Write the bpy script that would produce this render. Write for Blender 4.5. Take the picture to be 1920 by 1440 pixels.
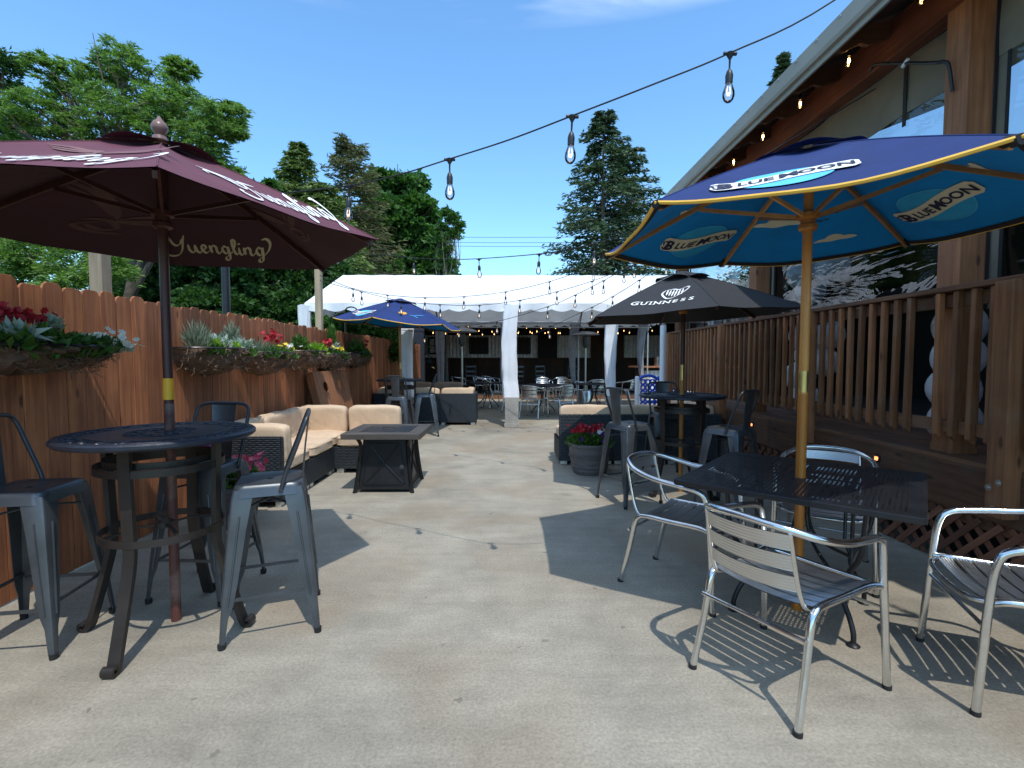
import bpy, bmesh, math, random
import numpy as np
from mathutils import Vector, Matrix
random.seed(7); RNG = np.random.default_rng(11)
PI = math.pi; R = math.radians
for o in list(bpy.data.objects): bpy.data.objects.remove(o)
scene = bpy.context.scene
col = scene.collection

# ------------------------------------------------------------------ camera, sky, sun, exposure
F = 938.0
cam = bpy.data.cameras.new('camera'); cam.sensor_width = 36; cam.lens = 36 * F / 1920
cam.clip_start = 0.05; cam.clip_end = 2000
cam_o = bpy.data.objects.new('camera', cam); col.objects.link(cam_o); scene.camera = cam_o
cam_o.location = (0, 0, 1.38)
cam_o.rotation_euler = (PI / 2 - math.atan(47 / F), 0, -math.atan(9 / F))
scene.view_settings.view_transform = 'Standard'; scene.view_settings.look = 'None'
scene.view_settings.gamma = 1; scene.view_settings.use_curve_mapping = False
scene.view_settings.exposure = 0.82

SUN = Vector((0.17, -0.50, 1.0)).normalized()
world = bpy.data.worlds.new('World'); scene.world = world; world.use_nodes = True
wn = world.node_tree; wn.nodes.clear()
wo = wn.nodes.new('ShaderNodeOutputWorld'); bg = wn.nodes.new('ShaderNodeBackground')
sky = wn.nodes.new('ShaderNodeTexSky'); sky.sky_type = 'NISHITA'; sky.sun_disc = False
sky.sun_elevation = math.asin(SUN.z); sky.sun_rotation = math.atan2(SUN.x, SUN.y)
sky.air_density = 1.3; sky.dust_density = 0.5; sky.ozone_density = 2.6; sky.altitude = 200
bg.inputs[1].default_value = 0.15
tc = wn.nodes.new('ShaderNodeTexCoord')
mp = wn.nodes.new('ShaderNodeMapping'); mp.inputs['Scale'].default_value = (1.2, 5.0, 3.0); mp.inputs['Rotation'].default_value = (0, 0.25, 0.1)
nz = wn.nodes.new('ShaderNodeTexNoise'); nz.inputs['Scale'].default_value = 2.0; nz.inputs['Detail'].default_value = 7; nz.inputs['Distortion'].default_value = 0.6
wn.links.new(tc.outputs['Generated'], mp.inputs['Vector']); wn.links.new(mp.outputs[0], nz.inputs['Vector'])
rmp = wn.nodes.new('ShaderNodeMapRange'); rmp.inputs[1].default_value = 0.40; rmp.inputs[2].default_value = 0.66
wn.links.new(nz.outputs[0], rmp.inputs[0])
sep = wn.nodes.new('ShaderNodeSeparateXYZ'); wn.links.new(tc.outputs['Generated'], sep.inputs[0])
hi = wn.nodes.new('ShaderNodeMapRange'); hi.inputs[1].default_value = 0.535; hi.inputs[2].default_value = 0.60
wn.links.new(sep.outputs['Z'], hi.inputs[0])
mul = wn.nodes.new('ShaderNodeMath'); mul.operation = 'MULTIPLY'
wn.links.new(rmp.outputs[0], mul.inputs[0]); wn.links.new(hi.outputs[0], mul.inputs[1])
mixc = wn.nodes.new('ShaderNodeMix'); mixc.data_type = 'RGBA'
tint = wn.nodes.new('ShaderNodeMix'); tint.data_type = 'RGBA'; tint.blend_type = 'MULTIPLY'; tint.inputs[0].default_value = 1.0
tint.inputs[7].default_value = (0.62, 0.88, 1.04, 1)
wn.links.new(sky.outputs[0], tint.inputs[6])
wn.links.new(mul.outputs[0], mixc.inputs[0]); wn.links.new(tint.outputs[2], mixc.inputs[6])
mixc.inputs[7].default_value = (4.6, 5.3, 5.9, 1)
wn.links.new(mixc.outputs[2], bg.inputs[0]); wn.links.new(bg.outputs[0], wo.inputs[0])

sun = bpy.data.lights.new('sun', 'SUN'); sun.energy = 2.0; sun.angle = R(0.53); sun.color = (1, 0.965, 0.91)
sun_o = bpy.data.objects.new('sun', sun); col.objects.link(sun_o)
sun_o.rotation_euler = (-SUN).to_track_quat('-Z', 'Y').to_euler()

def at(px, py, Y):
    """photograph direction (px,py) met at depth Y, in metres"""
    p = math.atan(47 / F); y = math.atan(9 / F)
    f = Vector((math.sin(y) * math.cos(p), math.cos(y) * math.cos(p), -math.sin(p)))
    r = Vector((math.cos(y), -math.sin(y), 0)); u = r.cross(f)
    d = f + r * ((px - 960) / F) - u * ((py - 720) / F)
    return Vector((0, 0, 1.38)) + d * (Y / d.y)

# ------------------------------------------------------------------ materials
class NT:
    def __init__(s, name):
        s.m = bpy.data.materials.new(name); s.m.use_nodes = True; s.t = s.m.node_tree
        s.b = s.t.nodes['Principled BSDF']; s.o = s.t.nodes['Material Output']
    def n(s, k, **kw):
        x = s.t.nodes.new(k)
        for a, v in kw.items(): setattr(x, a, v)
        return x
    def l(s, a, b): s.t.links.new(a, b)
    def coords(s, scale=(1, 1, 1), kind='Object', rnd=False):
        tc = s.n('ShaderNodeTexCoord'); mp = s.n('ShaderNodeMapping'); mp.inputs['Scale'].default_value = scale
        src = tc.outputs[kind]
        if rnd:
            oi = s.n('ShaderNodeObjectInfo'); vm = s.n('ShaderNodeVectorMath', operation='MULTIPLY_ADD')
            cb = s.n('ShaderNodeCombineXYZ')
            for i in range(3): s.l(oi.outputs['Random'], cb.inputs[i])
            s.l(cb.outputs[0], vm.inputs[0]); vm.inputs[1].default_value = (37, 53, 71); s.l(src, vm.inputs[2]); src = vm.outputs[0]
        s.l(src, mp.inputs[0]); return mp.outputs[0]
    def noise(s, vec, scale, detail=4, rough=.55, dist=0):
        x = s.n('ShaderNodeTexNoise'); x.inputs['Scale'].default_value = scale; x.inputs['Detail'].default_value = detail
        x.inputs['Roughness'].default_value = rough; x.inputs['Distortion'].default_value = dist
        if vec is not None: s.l(vec, x.inputs['Vector'])
        return x.outputs[0]
    def ramp(s, fac, stops):
        x = s.n('ShaderNodeValToRGB'); e = x.color_ramp.elements
        while len(e) < len(stops): e.new(.5)
        for i, (p, c) in enumerate(stops):
            e[i].position = p; e[i].color = (c[0], c[1], c[2], 1) if hasattr(c, '__len__') else (c, c, c, 1)
        s.l(fac, x.inputs[0]); return x.outputs[0]
    def mix(s, fac, a, b, mode='MIX'):
        x = s.n('ShaderNodeMix', data_type='RGBA', blend_type=mode)
        for i, v in ((0, fac), (6, a), (7, b)):
            if isinstance(v, (int, float)): x.inputs[i].default_value = v if i == 0 else (v, v, v, 1)
            elif isinstance(v, tuple): x.inputs[i].default_value = (*v, 1)
            else: s.l(v, x.inputs[i])
        return x.outputs[2]
    def bump(s, h, strength=.3, dist=.01, base=None):
        x = s.n('ShaderNodeBump'); x.inputs['Strength'].default_value = strength; x.inputs['Distance'].default_value = dist
        s.l(h, x.inputs['Height'])
        if base is not None: s.l(base, x.inputs['Normal'])
        s.l(x.outputs[0], s.b.inputs['Normal']); return x.outputs[0]
    def col(s, c):
        if isinstance(c, tuple): s.b.inputs['Base Color'].default_value = (*c, 1)
        else: s.l(c, s.b.inputs['Base Color'])

def simple(name, c, rough=.6, metal=0, var=.15, nscale=8, bump=0, bscale=60, coat=0, sheen=0):
    m = NT(name); v = m.coords()
    n = m.noise(v, nscale, 5)
    dark = tuple(x * (1 - var) for x in c); light = tuple(min(1, x * (1 + var)) for x in c)
    m.col(m.ramp(n, [(.3, dark), (.7, light)]))
    m.b.inputs['Metallic'].default_value = metal
    rr = m.n('ShaderNodeMapRange'); rr.inputs[3].default_value = max(.03, rough - .08); rr.inputs[4].default_value = min(1, rough + .08)
    m.l(m.noise(v, nscale * 3, 3), rr.inputs[0]); m.l(rr.outputs[0], m.b.inputs['Roughness'])
    if coat: m.b.inputs['Coat Weight'].default_value = coat
    if bump: m.bump(m.noise(v, bscale, 4), bump, .004)
    return m.m

def wood(name, c1, c2, axis='Z', rough=.75, knots=True, grey=None):
    m = NT(name)
    a, b = 26, 1.3
    sc = {'Z': (a, a, b), 'Y': (a, b, a), 'X': (b, a, a)}[axis]
    v = m.coords(sc, rnd=True)
    n = m.noise(v, 1.0, 6, .6, .8)
    base = m.ramp(n, [(.3, c1), (.68, c2)])
    v2 = m.coords((1, 1, 1), rnd=True)
    blot = m.noise(v2, 2.2, 4)
    base = m.mix(m.ramp(blot, [(.35, 0.0), (.75, .55)]), base, tuple(x * .5 for x in c1))
    oi = m.n('ShaderNodeObjectInfo')
    hv = m.n('ShaderNodeMapRange'); hv.inputs[3].default_value = .62; hv.inputs[4].default_value = 1.34; m.l(oi.outputs['Random'], hv.inputs[0])
    base = m.mix(1.0, base, hv.outputs[0], 'MULTIPLY')
    if grey is not None:
        base = m.mix(m.ramp(m.noise(v2, 5, 5), [(.5, 0.0), (.75, .5)]), base, grey)
    if knots:
        vo = m.n('ShaderNodeTexVoronoi'); vo.inputs['Scale'].default_value = 1.0
        ks = {'Z': (7, 7, 2.6), 'Y': (7, 2.6, 7), 'X': (2.6, 7, 7)}[axis]
        m.l(m.coords(ks, rnd=True), vo.inputs['Vector'])
        base = m.mix(m.ramp(vo.outputs['Distance'], [(.06, .85), (.13, 0.0)]), base, tuple(x * .3 for x in c1))
    m.col(base); m.b.inputs['Roughness'].default_value = rough
    m.bump(n, .35, .004)
    return m.m

def leafmat(name, c1, c2, trans=.35, rough=.5):
    m = NT(name); g = m.n('ShaderNodeNewGeometry')
    v = m.coords()
    c = m.ramp(g.outputs['Random Per Island'], [(0.05, c1), (.95, c2)])
    c = m.mix(m.ramp(m.noise(v, .55, 3), [(.35, 0.0), (.7, .45)]), c, tuple(x * .55 for x in c1))
    m.col(c); m.b.inputs['Roughness'].default_value = rough; m.b.inputs['Specular IOR Level'].default_value = .3
    tr = m.n('ShaderNodeBsdfTranslucent'); m.l(m.mix(1, c, (1.1, 1.35, .55), 'MULTIPLY'), tr.inputs[0])
    ms = m.n('ShaderNodeMixShader'); ms.inputs[0].default_value = trans
    m.l(m.b.outputs[0], ms.inputs[1]); m.l(tr.outputs[0], ms.inputs[2]); m.l(ms.outputs[0], m.o.inputs[0])
    return m.m

def fabric(name, c, trans=0.15, rough=.85, wr=.25, weave=True, wscale=3.0):
    m = NT(name); v = m.coords()
    n = m.noise(v, wscale, 4, .55, .6)
    cc = m.ramp(n, [(.3, tuple(x * .86 for x in c)), (.7, tuple(min(1, x * 1.1) for x in c))])
    m.col(cc); m.b.inputs['Roughness'].default_value = rough
    b1 = m.bump(n, wr, .05)
    if weave: m.bump(m.noise(v, 500, 2), .1, .001, b1)
    if trans:
        tr = m.n('ShaderNodeBsdfTranslucent'); m.l(cc, tr.inputs[0])
        ms = m.n('ShaderNodeMixShader'); ms.inputs[0].default_value = trans
        m.l(m.b.outputs[0], ms.inputs[1]); m.l(tr.outputs[0], ms.inputs[2]); m.l(ms.outputs[0], m.o.inputs[0])
    return m.m

def emit(name, c, s):
    m = NT(name); m.b.inputs['Base Color'].default_value = (*c, 1)
    m.b.inputs['Emission Color'].default_value = (*c, 1); m.b.inputs['Emission Strength'].default_value = s
    return m.m

def clearsheet(name, tint, rough, scale, stretch, strength, base=.06, ior=1.5):
    m = NT(name); v = m.coords(stretch)
    h = m.noise(v, scale, 3, .5, 1.6)
    bp = m.n('ShaderNodeBump'); bp.inputs['Strength'].default_value = strength; bp.inputs['Distance'].default_value = .05; m.l(h, bp.inputs['Height'])
    gl = m.n('ShaderNodeBsdfGlossy'); gl.inputs['Roughness'].default_value = rough; m.l(bp.outputs[0], gl.inputs['Normal'])
    tr = m.n('ShaderNodeBsdfTransparent'); tr.inputs[0].default_value = (*tint, 1)
    fr = m.n('ShaderNodeFresnel'); fr.inputs[0].default_value = ior; m.l(bp.outputs[0], fr.inputs['Normal'])
    ad = m.n('ShaderNodeMath', operation='ADD', use_clamp=True); m.l(fr.outputs[0], ad.inputs[0]); ad.inputs[1].default_value = base
    ms = m.n('ShaderNodeMixShader'); m.l(ad.outputs[0], ms.inputs[0]); m.l(tr.outputs[0], ms.inputs[1]); m.l(gl.outputs[0], ms.inputs[2])
    m.l(ms.outputs[0], m.o.inputs[0]); return m.m

def concrete(name, c, dark=.0):
    m = NT(name); v = m.coords(kind='Object')
    big = m.noise(v, .55, 5, .6, .5)
    base = m.ramp(big, [(.3, tuple(x * .66 for x in c)), (.5, c), (.70, tuple(min(1, x * 1.16) for x in c))])
    mid = m.noise(v, 3.2, 6, .65)
    base = m.mix(.75, base, m.ramp(mid, [(.25, .72), (.75, 1.22)]), 'MULTIPLY')
    st = m.noise(m.coords((.9, 5, 1)), 2.2, 5, .6)                     # trowel streaks across the slab
    base = m.mix(.6, base, m.ramp(st, [(.3, .84), (.7, 1.14)]), 'MULTIPLY')
    br = m.noise(m.coords((1, 1, 1)), 0.9, 3, .5, .3)
    base = m.mix(m.ramp(br, [(.48, 0.0), (.68, .6)]), base, (c[0] * .86, c[1] * .72, c[2] * .60))
    fine = m.noise(v, 75, 5, .8)
    base = m.mix(.85, base, m.ramp(fine, [(.32, .62), (.68, 1.30)]), 'MULTIPLY')
    # old splashes and gum spots of their own shape, two sizes
    for vs, r0, r1, keep, amt in ((3.1, .045, .075, .60, .55), (1.15, .05, .10, .55, .35), (7.5, .07, .11, .74, .6)):
        vo = m.n('ShaderNodeTexVoronoi'); vo.inputs['Scale'].default_value = vs
        nn = m.n('ShaderNodeTexNoise'); nn.inputs['Scale'].default_value = 14; m.l(v, nn.inputs['Vector'])
        sc = m.n('ShaderNodeVectorMath', operation='SCALE'); m.l(nn.outputs['Color'], sc.inputs[0]); sc.inputs['Scale'].default_value = .10
        nv = m.n('ShaderNodeVectorMath', operation='ADD'); m.l(v, nv.inputs[0]); m.l(sc.outputs[0], nv.inputs[1]); m.l(nv.outputs[0], vo.inputs['Vector'])
        pick = m.n('ShaderNodeSeparateColor'); m.l(vo.outputs['Color'], pick.inputs[0])
        sel = m.ramp(pick.outputs[0], [(keep, 0.0), (keep + .03, amt)])
        spot = m.mix(1.0, m.ramp(vo.outputs['Distance'], [(r0, 1.0), (r1, 0.0)]), sel, 'MULTIPLY')
        base = m.mix(spot, base, tuple(x * .40 for x in c))
    m.col(base); m.b.inputs['Roughness'].default_value = .82; m.b.inputs['Specular IOR Level'].default_value = .35
    b = m.bump(fine, .25, .003); m.bump(st, .2, .006, b)
    return m.m

M = {}
M['concrete'] = concrete('concrete', (.325, .292, .230))
M['finialm'] = simple('finial_pale_brown', (.20, .11, .09), .35, 0, .1)
M['concrete_post'] = concrete('cast_concrete', (.36, .34, .30))
M['joint'] = simple('joint_filler', (.10, .09, .08), .9)
M['ground'] = simple('grass_ground', (.06, .09, .03), .95, nscale=1.5, var=.4)
M['fence'] = wood('stained_cedar', (.19, .058, .021), (.47, .170, .062))
M['fence_rail'] = wood('stained_cedar_rail', (.15, .055, .025), (.28, .11, .05), 'Y')
M['deckwood'] = wood('deck_timber', (.17, .064, .026), (.40, .165, .064), 'Z', grey=(.22, .16, .10))
M['deckwood_y'] = wood('deck_timber_long', (.110, .044, .021), (.25, .110, .050), 'Y', grey=(.14, .10, .07))
M['post'] = wood('treated_pine', (.30, .22, .14), (.46, .36, .24), 'Z')
M['beam'] = wood('building_beam', (.20, .062, .028), (.36, .125, .055), 'Y', knots=False)
M['column'] = wood('building_column', (.17, .062, .026), (.34, .138, .058), 'Z')
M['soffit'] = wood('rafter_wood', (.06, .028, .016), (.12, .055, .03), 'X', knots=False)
M['lattice'] = wood('lattice_strips', (.16, .062, .034), (.30, .125, .07), 'Z', knots=False)
M['board'] = wood('game_board_wood', (.20, .075, .030), (.36, .15, .065), 'Z')
M['yellowwood'] = wood('varnished_ash', (.50, .19, .035), (.70, .30, .06), 'Z', rough=.35, knots=False)
M['yellowrib'] = wood('varnished_rib', (.42, .19, .05), (.58, .30, .10), 'X', rough=.4, knots=False)
M['orangewood'] = wood('orange_pole_wood', (.50, .16, .02), (.66, .25, .035), 'Z', rough=.35, knots=False)
M['darkwood'] = wood('dark_umbrella_wood', (.035, .012, .010), (.075, .024, .018), 'Z', rough=.45, knots=False)
M['redpole'] = wood('worn_red_pole', (.12, .035, .025), (.20, .07, .05), 'Z', rough=.55, knots=False, grey=(.45, .36, .30))
M['brass'] = simple('brass', (.62, .47, .18), .35, 1, .2)
M['gold'] = simple('yellow_sleeve', (.80, .40, .02), .45, 0, .05)
M['gun'] = simple('gunmetal_paint', (.085, .094, .102), .38, .55, .25, 5, .05, 40)
M['gun_back'] = simple('gunmetal_tube', (.05, .055, .062), .4, .5, .2)
M['bronze'] = simple('bronze_powdercoat', (.042, .036, .032), .45, .5, .25, 6)
M['tabletop'] = simple('cast_tabletop', (.026, .032, .048), .42, .35, .25, 12, .3, 90)
M['black'] = simple('black_paint', (.018, .018, .020), .38, .3, .3)
M['mesh'] = simple('black_mesh_top', (.016, .017, .020), .42, .3, .3)
M['rubber'] = simple('black_rubber', (.012, .012, .012), .7)
M['wicker'] = simple('black_wicker', (.030, .036, .042), .42, 0, .35, 30)
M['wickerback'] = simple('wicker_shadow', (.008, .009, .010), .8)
M['cushion'] = fabric('sand_cushion', (.60, .44, .295), 0, .9, .30, True, 5)
M['cushion_piping'] = fabric('sand_piping', (.50, .36, .23), 0, .9, .1)
M['browncushion'] = fabric('taupe_cushion', (.33, .235, .18), 0, .9, .3, True, 5)
M['silver'] = simple('silver_foot', (.7, .7, .68), .35, .6)
def alu():
    m = NT('polished_aluminium'); v = m.coords(); m.b.inputs['Metallic'].default_value = 1
    m.col(m.ramp(m.noise(v, 9, 5), [(.3, (.62, .62, .60)), (.7, (.80, .80, .79))]))
    rr = m.ramp(m.noise(v, 14, 5), [(.35, .13), (.75, .30)]); m.l(rr, m.b.inputs['Roughness'])
    return m.m
M['alu'] = alu()
M['aluslat'] = simple('ribbed_aluminium', (.66, .66, .65), .33, 1, .06, 6)
M['firetop'] = wood('fire_table_planks', (.05, .042, .036), (.125, .105, .085), 'X', rough=.6, knots=False)
M['lid'] = simple('fire_table_lid', (.045, .05, .06), .35, .6)
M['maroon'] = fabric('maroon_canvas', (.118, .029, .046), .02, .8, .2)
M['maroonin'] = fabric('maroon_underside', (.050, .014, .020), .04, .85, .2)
M['navy'] = fabric('navy_canvas', (.008, .028, .135), .03, .85, .2)
M['cyan'] = fabric('sky_blue_underside', (.008, .37, .93), .42, .8, .2)
M['blackcanvas'] = fabric('black_canvas', (.022, .023, .026), .02, .8, .2)
M['yellow'] = fabric('yellow_piping', (.80, .45, .06), .0, .7, .05)
M['blackhem'] = fabric('black_hem', (.012, .012, .016), 0, .8, .05)
M['white_print'] = simple('white_print', (.80, .80, .78), .7, var=.05)
M['cream_print'] = simple('cream_print', (.62, .58, .42), .7, var=.08)
M['gold_print'] = simple('gold_print', (.48, .42, .26), .7, var=.08)
M['faint_print'] = simple('faint_print', (.085, .038, .03), .8, var=.2)
M['faint_print_top'] = simple('faint_print_top', (.19, .085, .085), .8, var=.2)
M['dark_print'] = simple('dark_print', (.016, .016, .05), .7, var=.1)
M['ltblue_print'] = simple('light_blue_print', (.10, .50, .75), .7, var=.1)
M['midblue_print'] = simple('mid_blue_print', (.02, .33, .60), .7, var=.1)
M['tent'] = fabric('white_tent_fabric', (.86, .87, .88), .14, .65, .45, False, 1.6)
M['tentin'] = fabric('tent_curtain', (.80, .80, .83), .25, .7, .35, False, 4)
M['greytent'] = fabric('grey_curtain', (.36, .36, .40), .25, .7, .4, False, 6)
M['tentframe'] = simple('tent_frame_steel', (.55, .56, .58), .4, .5)
M['plank'] = M['deckwood_y']
M['tavernwall'] = simple('dark_navy_siding', (.018, .022, .032), .7)
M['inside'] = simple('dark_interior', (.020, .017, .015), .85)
M['wainscot'] = wood('dark_wainscot', (.035, .016, .009), (.075, .035, .018), 'Z', knots=False)
M['corr'] = simple('galvanised_corrugated', (.74, .74, .74), .5, 0, .2)
M['fascia'] = simple('grey_metal_fascia', (.36, .335, .285), .75, 0, .08, 2)
M['roofmetal'] = simple('roof_metal', (.34, .34, .33), .5, .4)
M['canvas'] = fabric('khaki_canvas', (.235, .20, .145), .10, .85, .3, False, 3)
M['vinyl'] = clearsheet('clear_vinyl', (.62, .64, .66), .03, 1.1, (1, .8, 2.4), .40, .04)
M['zip'] = simple('black_webbing', (.012, .012, .013), .6)
M['balloon'] = simple('white_balloon', (.86, .86, .88), .3, var=.02)
M['coco'] = simple('coco_fibre', (.115, .070, .045), .95, 0, .5, 22, .9, 60)
M['fibre'] = simple('coco_strands', (.16, .105, .07), .9, 0, .4, 30)
M['wire'] = simple('black_cable', (.010, .011, .010), .5)
M['socket'] = simple('black_socket', (.014, .015, .016), .45)
M['bulbglass'] = clearsheet('bulb_glass', (.96, .96, .95), .02, 3, (1, 1, 1), .0, .10, 1.5)
M['fil_warm'] = emit('warm_filament', (1, .55, .18), 22)
M['fil_far'] = emit('far_lit_bulb', (1, .52, .16), 5)
M['fil_day'] = emit('pale_filament', (1, .74, .5), .9)
M['steplight'] = emit('step_light_lens', (1, .30, .10), 1.6)
M['barrel'] = wood('weathered_barrel', (.085, .075, .072), (.17, .15, .14), 'X', knots=False)
M['soil'] = simple('potting_soil', (.03, .02, .014), .95)
M['stainless'] = simple('stainless_steel', (.50, .50, .50), .3, 1)
M['plasticblue'] = simple('blue_plastic', (.02, .09, .52), .35, var=.05)
M['plasticwhite'] = simple('white_plastic', (.78, .78, .8), .4, var=.04)
M['plasticred'] = simple('red_plastic', (.60, .02, .03), .4, var=.05)
M['bark'] = simple('bark', (.10, .075, .055), .95, 0, .4, 14, .6, 30)
M['paleb'] = simple('pale_bark', (.20, .17, .14), .95, 0, .3, 14, .6, 30)
M['leaf_locust'] = leafmat('locust_leaves', (.10, .19, .045), (.24, .37, .095), .42)
M['leaf_maple'] = leafmat('maple_leaves', (.038, .11, .024), (.10, .22, .05), .30)
M['leaf_dark'] = leafmat('shade_tree_leaves', (.030, .080, .020), (.080, .17, .042), .28)
M['leaf_conifer'] = leafmat('cypress_sprays', (.085, .145, .038), (.22, .29, .085), .25)
M['leaf_conbrown'] = leafmat('cypress_brownish_sprays', (.085, .105, .038), (.19, .175, .075), .25)
M['leaf_spruce'] = leafmat('spruce_sprays', (.040, .085, .050), (.120, .165, .080), .20)
M['leaf_silver'] = leafmat('dusty_miller', (.30, .38, .34), (.52, .60, .55), .2)
M['leaf_grey'] = leafmat('grey_lavender', (.16, .21, .15), (.30, .36, .27), .2)
M['leaf_green'] = leafmat('bedding_leaves', (.045, .11, .02), (.11, .22, .04), .3)
M['leaf_lime'] = leafmat('lime_leaves', (.20, .36, .03), (.38, .55, .08), .35)
M['pet_red'] = leafmat('red_petals', (.30, .006, .012), (.52, .02, .04), .2)
M['pet_purple'] = leafmat('purple_petals', (.15, .01, .12), (.34, .03, .26), .2)
M['pet_pink'] = leafmat('pink_petals', (.52, .04, .12), (.70, .16, .22), .2)
M['pet_yellow'] = leafmat('yellow_petals', (.70, .48, .02), (.85, .66, .06), .2)
M['pet_white'] = leafmat('white_petals', (.66, .66, .62), (.82, .82, .80), .2)
M['pet_violet'] = leafmat('violet_petals', (.03, .01, .08), (.09, .02, .18), .2)

# ------------------------------------------------------------------ mesh helpers
class MB:
    def __init__(s): s.v = []; s.f = []
    def add(s, vs, fs, mat=None):
        b = len(s.v)
        s.v += [tuple(mat @ Vector(v)) if mat is not None else tuple(v) for v in vs]
        s.f += [tuple(b + i for i in f) for f in fs]; return s
    def box(s, c, d, mat=None):
        x, y, z = c; a, b, e = d[0] / 2, d[1] / 2, d[2] / 2
        vs = [(x + i * a, y + j * b, z + k * e) for i in (-1, 1) for j in (-1, 1) for k in (-1, 1)]
        return s.add(vs, [(0, 1, 3, 2), (4, 6, 7, 5), (0, 4, 5, 1), (2, 3, 7, 6), (0, 2, 6, 4), (1, 5, 7, 3)], mat)
    def bar(s, a, b, w, h, up=(0, 0, 1)):
        a = Vector(a); b = Vector(b); d = (b - a); L = d.length; d.normalize(); u = Vector(up)
        r = d.cross(u)
        if r.length < 1e-4: r = d.cross(Vector((0, 1, 0)))
        r.normalize(); u = r.cross(d)
        m = Matrix((( r.x, d.x, u.x, (a.x+b.x)/2), (r.y, d.y, u.y, (a.y+b.y)/2), (r.z, d.z, u.z, (a.z+b.z)/2), (0, 0, 0, 1)))
        return s.box((0, 0, 0), (w, L, h), m)
    def loft(s, rings, close=True, cap=True):
        n = len(rings[0]); b = len(s.v)
        for r in rings: s.v += [tuple(p) for p in r]
        for i in range(len(rings) - 1):
            for j in range(n if close else n - 1):
                k = (j + 1) % n; s.f.append((b + i * n + j, b + i * n + k, b + (i + 1) * n + k, b + (i + 1) * n + j))
        if cap and close:
            s.f.append(tuple(b + j for j in reversed(range(n)))); s.f.append(tuple(b + (len(rings) - 1) * n + j for j in range(n)))
        return s
    def tube(s, path, r, n=8, closed=False, cap=True, flat=None):
        P = [Vector(p) for p in path]; N = len(P); rings = []; up = None
        rr = r if hasattr(r, '__len__') else [r] * N
        for i in range(N):
            if closed: t = P[(i + 1) % N] - P[i - 1]
            else: t = P[min(i + 1, N - 1)] - P[max(i - 1, 0)]
            t.normalize()
            if up is None:
                up = Vector((0, 0, 1)) if abs(t.z) < .9 else Vector((1, 0, 0))
            up = (up - t * up.dot(t)); up.normalize(); q = t.cross(up)
            if flat: ring = [P[i] + q * (flat[0] * sx) + up * (flat[1] * sy) for sx, sy in ((-1, -1), (1, -1), (1, 1), (-1, 1))]
            else: ring = [P[i] + (q * math.cos(2 * PI * k / n) + up * math.sin(2 * PI * k / n)) * rr[i] for k in range(n)]
            rings.append(ring)
        if closed:
            m = len(rings[0]); b = len(s.v)
            for g in rings: s.v += [tuple(p) for p in g]
            for i in range(N):
                for j in range(m):
                    k = (j + 1) % m; i2 = (i + 1) % N
                    s.f.append((b + i * m + j, b + i * m + k, b + i2 * m + k, b + i2 * m + j))
            return s
        return s.loft(rings, True, cap)
    def lathe(s, prof, n=24, c=(0, 0, 0)):
        rings = [[(c[0] + r * math.cos(2 * PI * k / n), c[1] + r * math.sin(2 * PI * k / n), c[2] + z) for k in range(n)] for r, z in prof]
        return s.loft(rings, True, True)
    def build(s, name, mat, parent=None, smooth=False, bevel=0, loc=None, rot=None, seg=2):
        me = bpy.data.meshes.new(name); me.from_pydata(s.v, [], s.f); me.update()
        if smooth: me.polygons.foreach_set('use_smooth', [True] * len(me.polygons)); 
        me.materials.append(mat)
        o = bpy.data.objects.new(name, me); col.objects.link(o)
        if parent is not None: o.parent = parent
        if loc is not None: o.location = loc
        if rot is not None: o.rotation_euler = rot
        if bevel:
            md = o.modifiers.new('bevel', 'BEVEL'); md.width = bevel; md.segments = seg; md.limit_method = 'ANGLE'; md.angle_limit = R(40)
        if smooth: smooth_angle(o)
        return o

def smooth_angle(o, a=42):
    me = o.data
    try:
        me.set_sharp_from_angle(angle=R(a))
    except Exception: pass

def cat(pts, sub=6, closed=False):
    P = [Vector(p) for p in pts]; out = []; n = len(P)
    rng = range(n) if closed else range(n - 1)
    for i in rng:
        p0 = P[i - 1] if (i > 0 or closed) else P[0] * 2 - P[1]; p1 = P[i]; p2 = P[(i + 1) % n]
        p3 = P[(i + 2) % n] if (closed or i + 2 < n) else P[-1] * 2 - P[-2]
        for k in range(sub):
            t = k / sub
            out.append(0.5 * ((2 * p1) + (p2 - p0) * t + (2 * p0 - 5 * p1 + 4 * p2 - p3) * t * t + (3 * p1 - p0 - 3 * p2 + p3) * t ** 3))
    if not closed: out.append(P[-1].copy())
    return out

def empty(name, loc=(0, 0, 0), rz=0):
    o = bpy.data.objects.new(name, None); col.objects.link(o); o.location = loc; o.rotation_euler = (0, 0, rz); o.empty_display_size = .1
    return o
def tag(o, label=None, cat_=None, group=None, kind=None):
    if label: o['label'] = label
    if cat_: o['category'] = cat_
    if group: o['group'] = group
    if kind: o['kind'] = kind
    return o
def thing(name, label, cat_, loc=(0, 0, 0), rz=0, group=None): return tag(empty(name, loc, rz), label, cat_, group)
def dup(root, loc=None, rz=None, label=None, group=None, parent=None):
    def rec(o, par):
        c = o.copy(); col.objects.link(c); c.parent = par
        for ch in kids[o.name]: rec(ch, c)
        return c
    kids = {}
    def collect(o):
        kids[o.name] = [x for x in ALL if x.parent == o]
        for x in kids[o.name]: collect(x)
    ALL = list(col.objects); collect(root)
    c = rec(root, parent)
    if loc is not None: c.location = loc
    if rz is not None: c.rotation_euler[2] = rz
    if label: c['label'] = label
    if group: c['group'] = group
    return c
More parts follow.
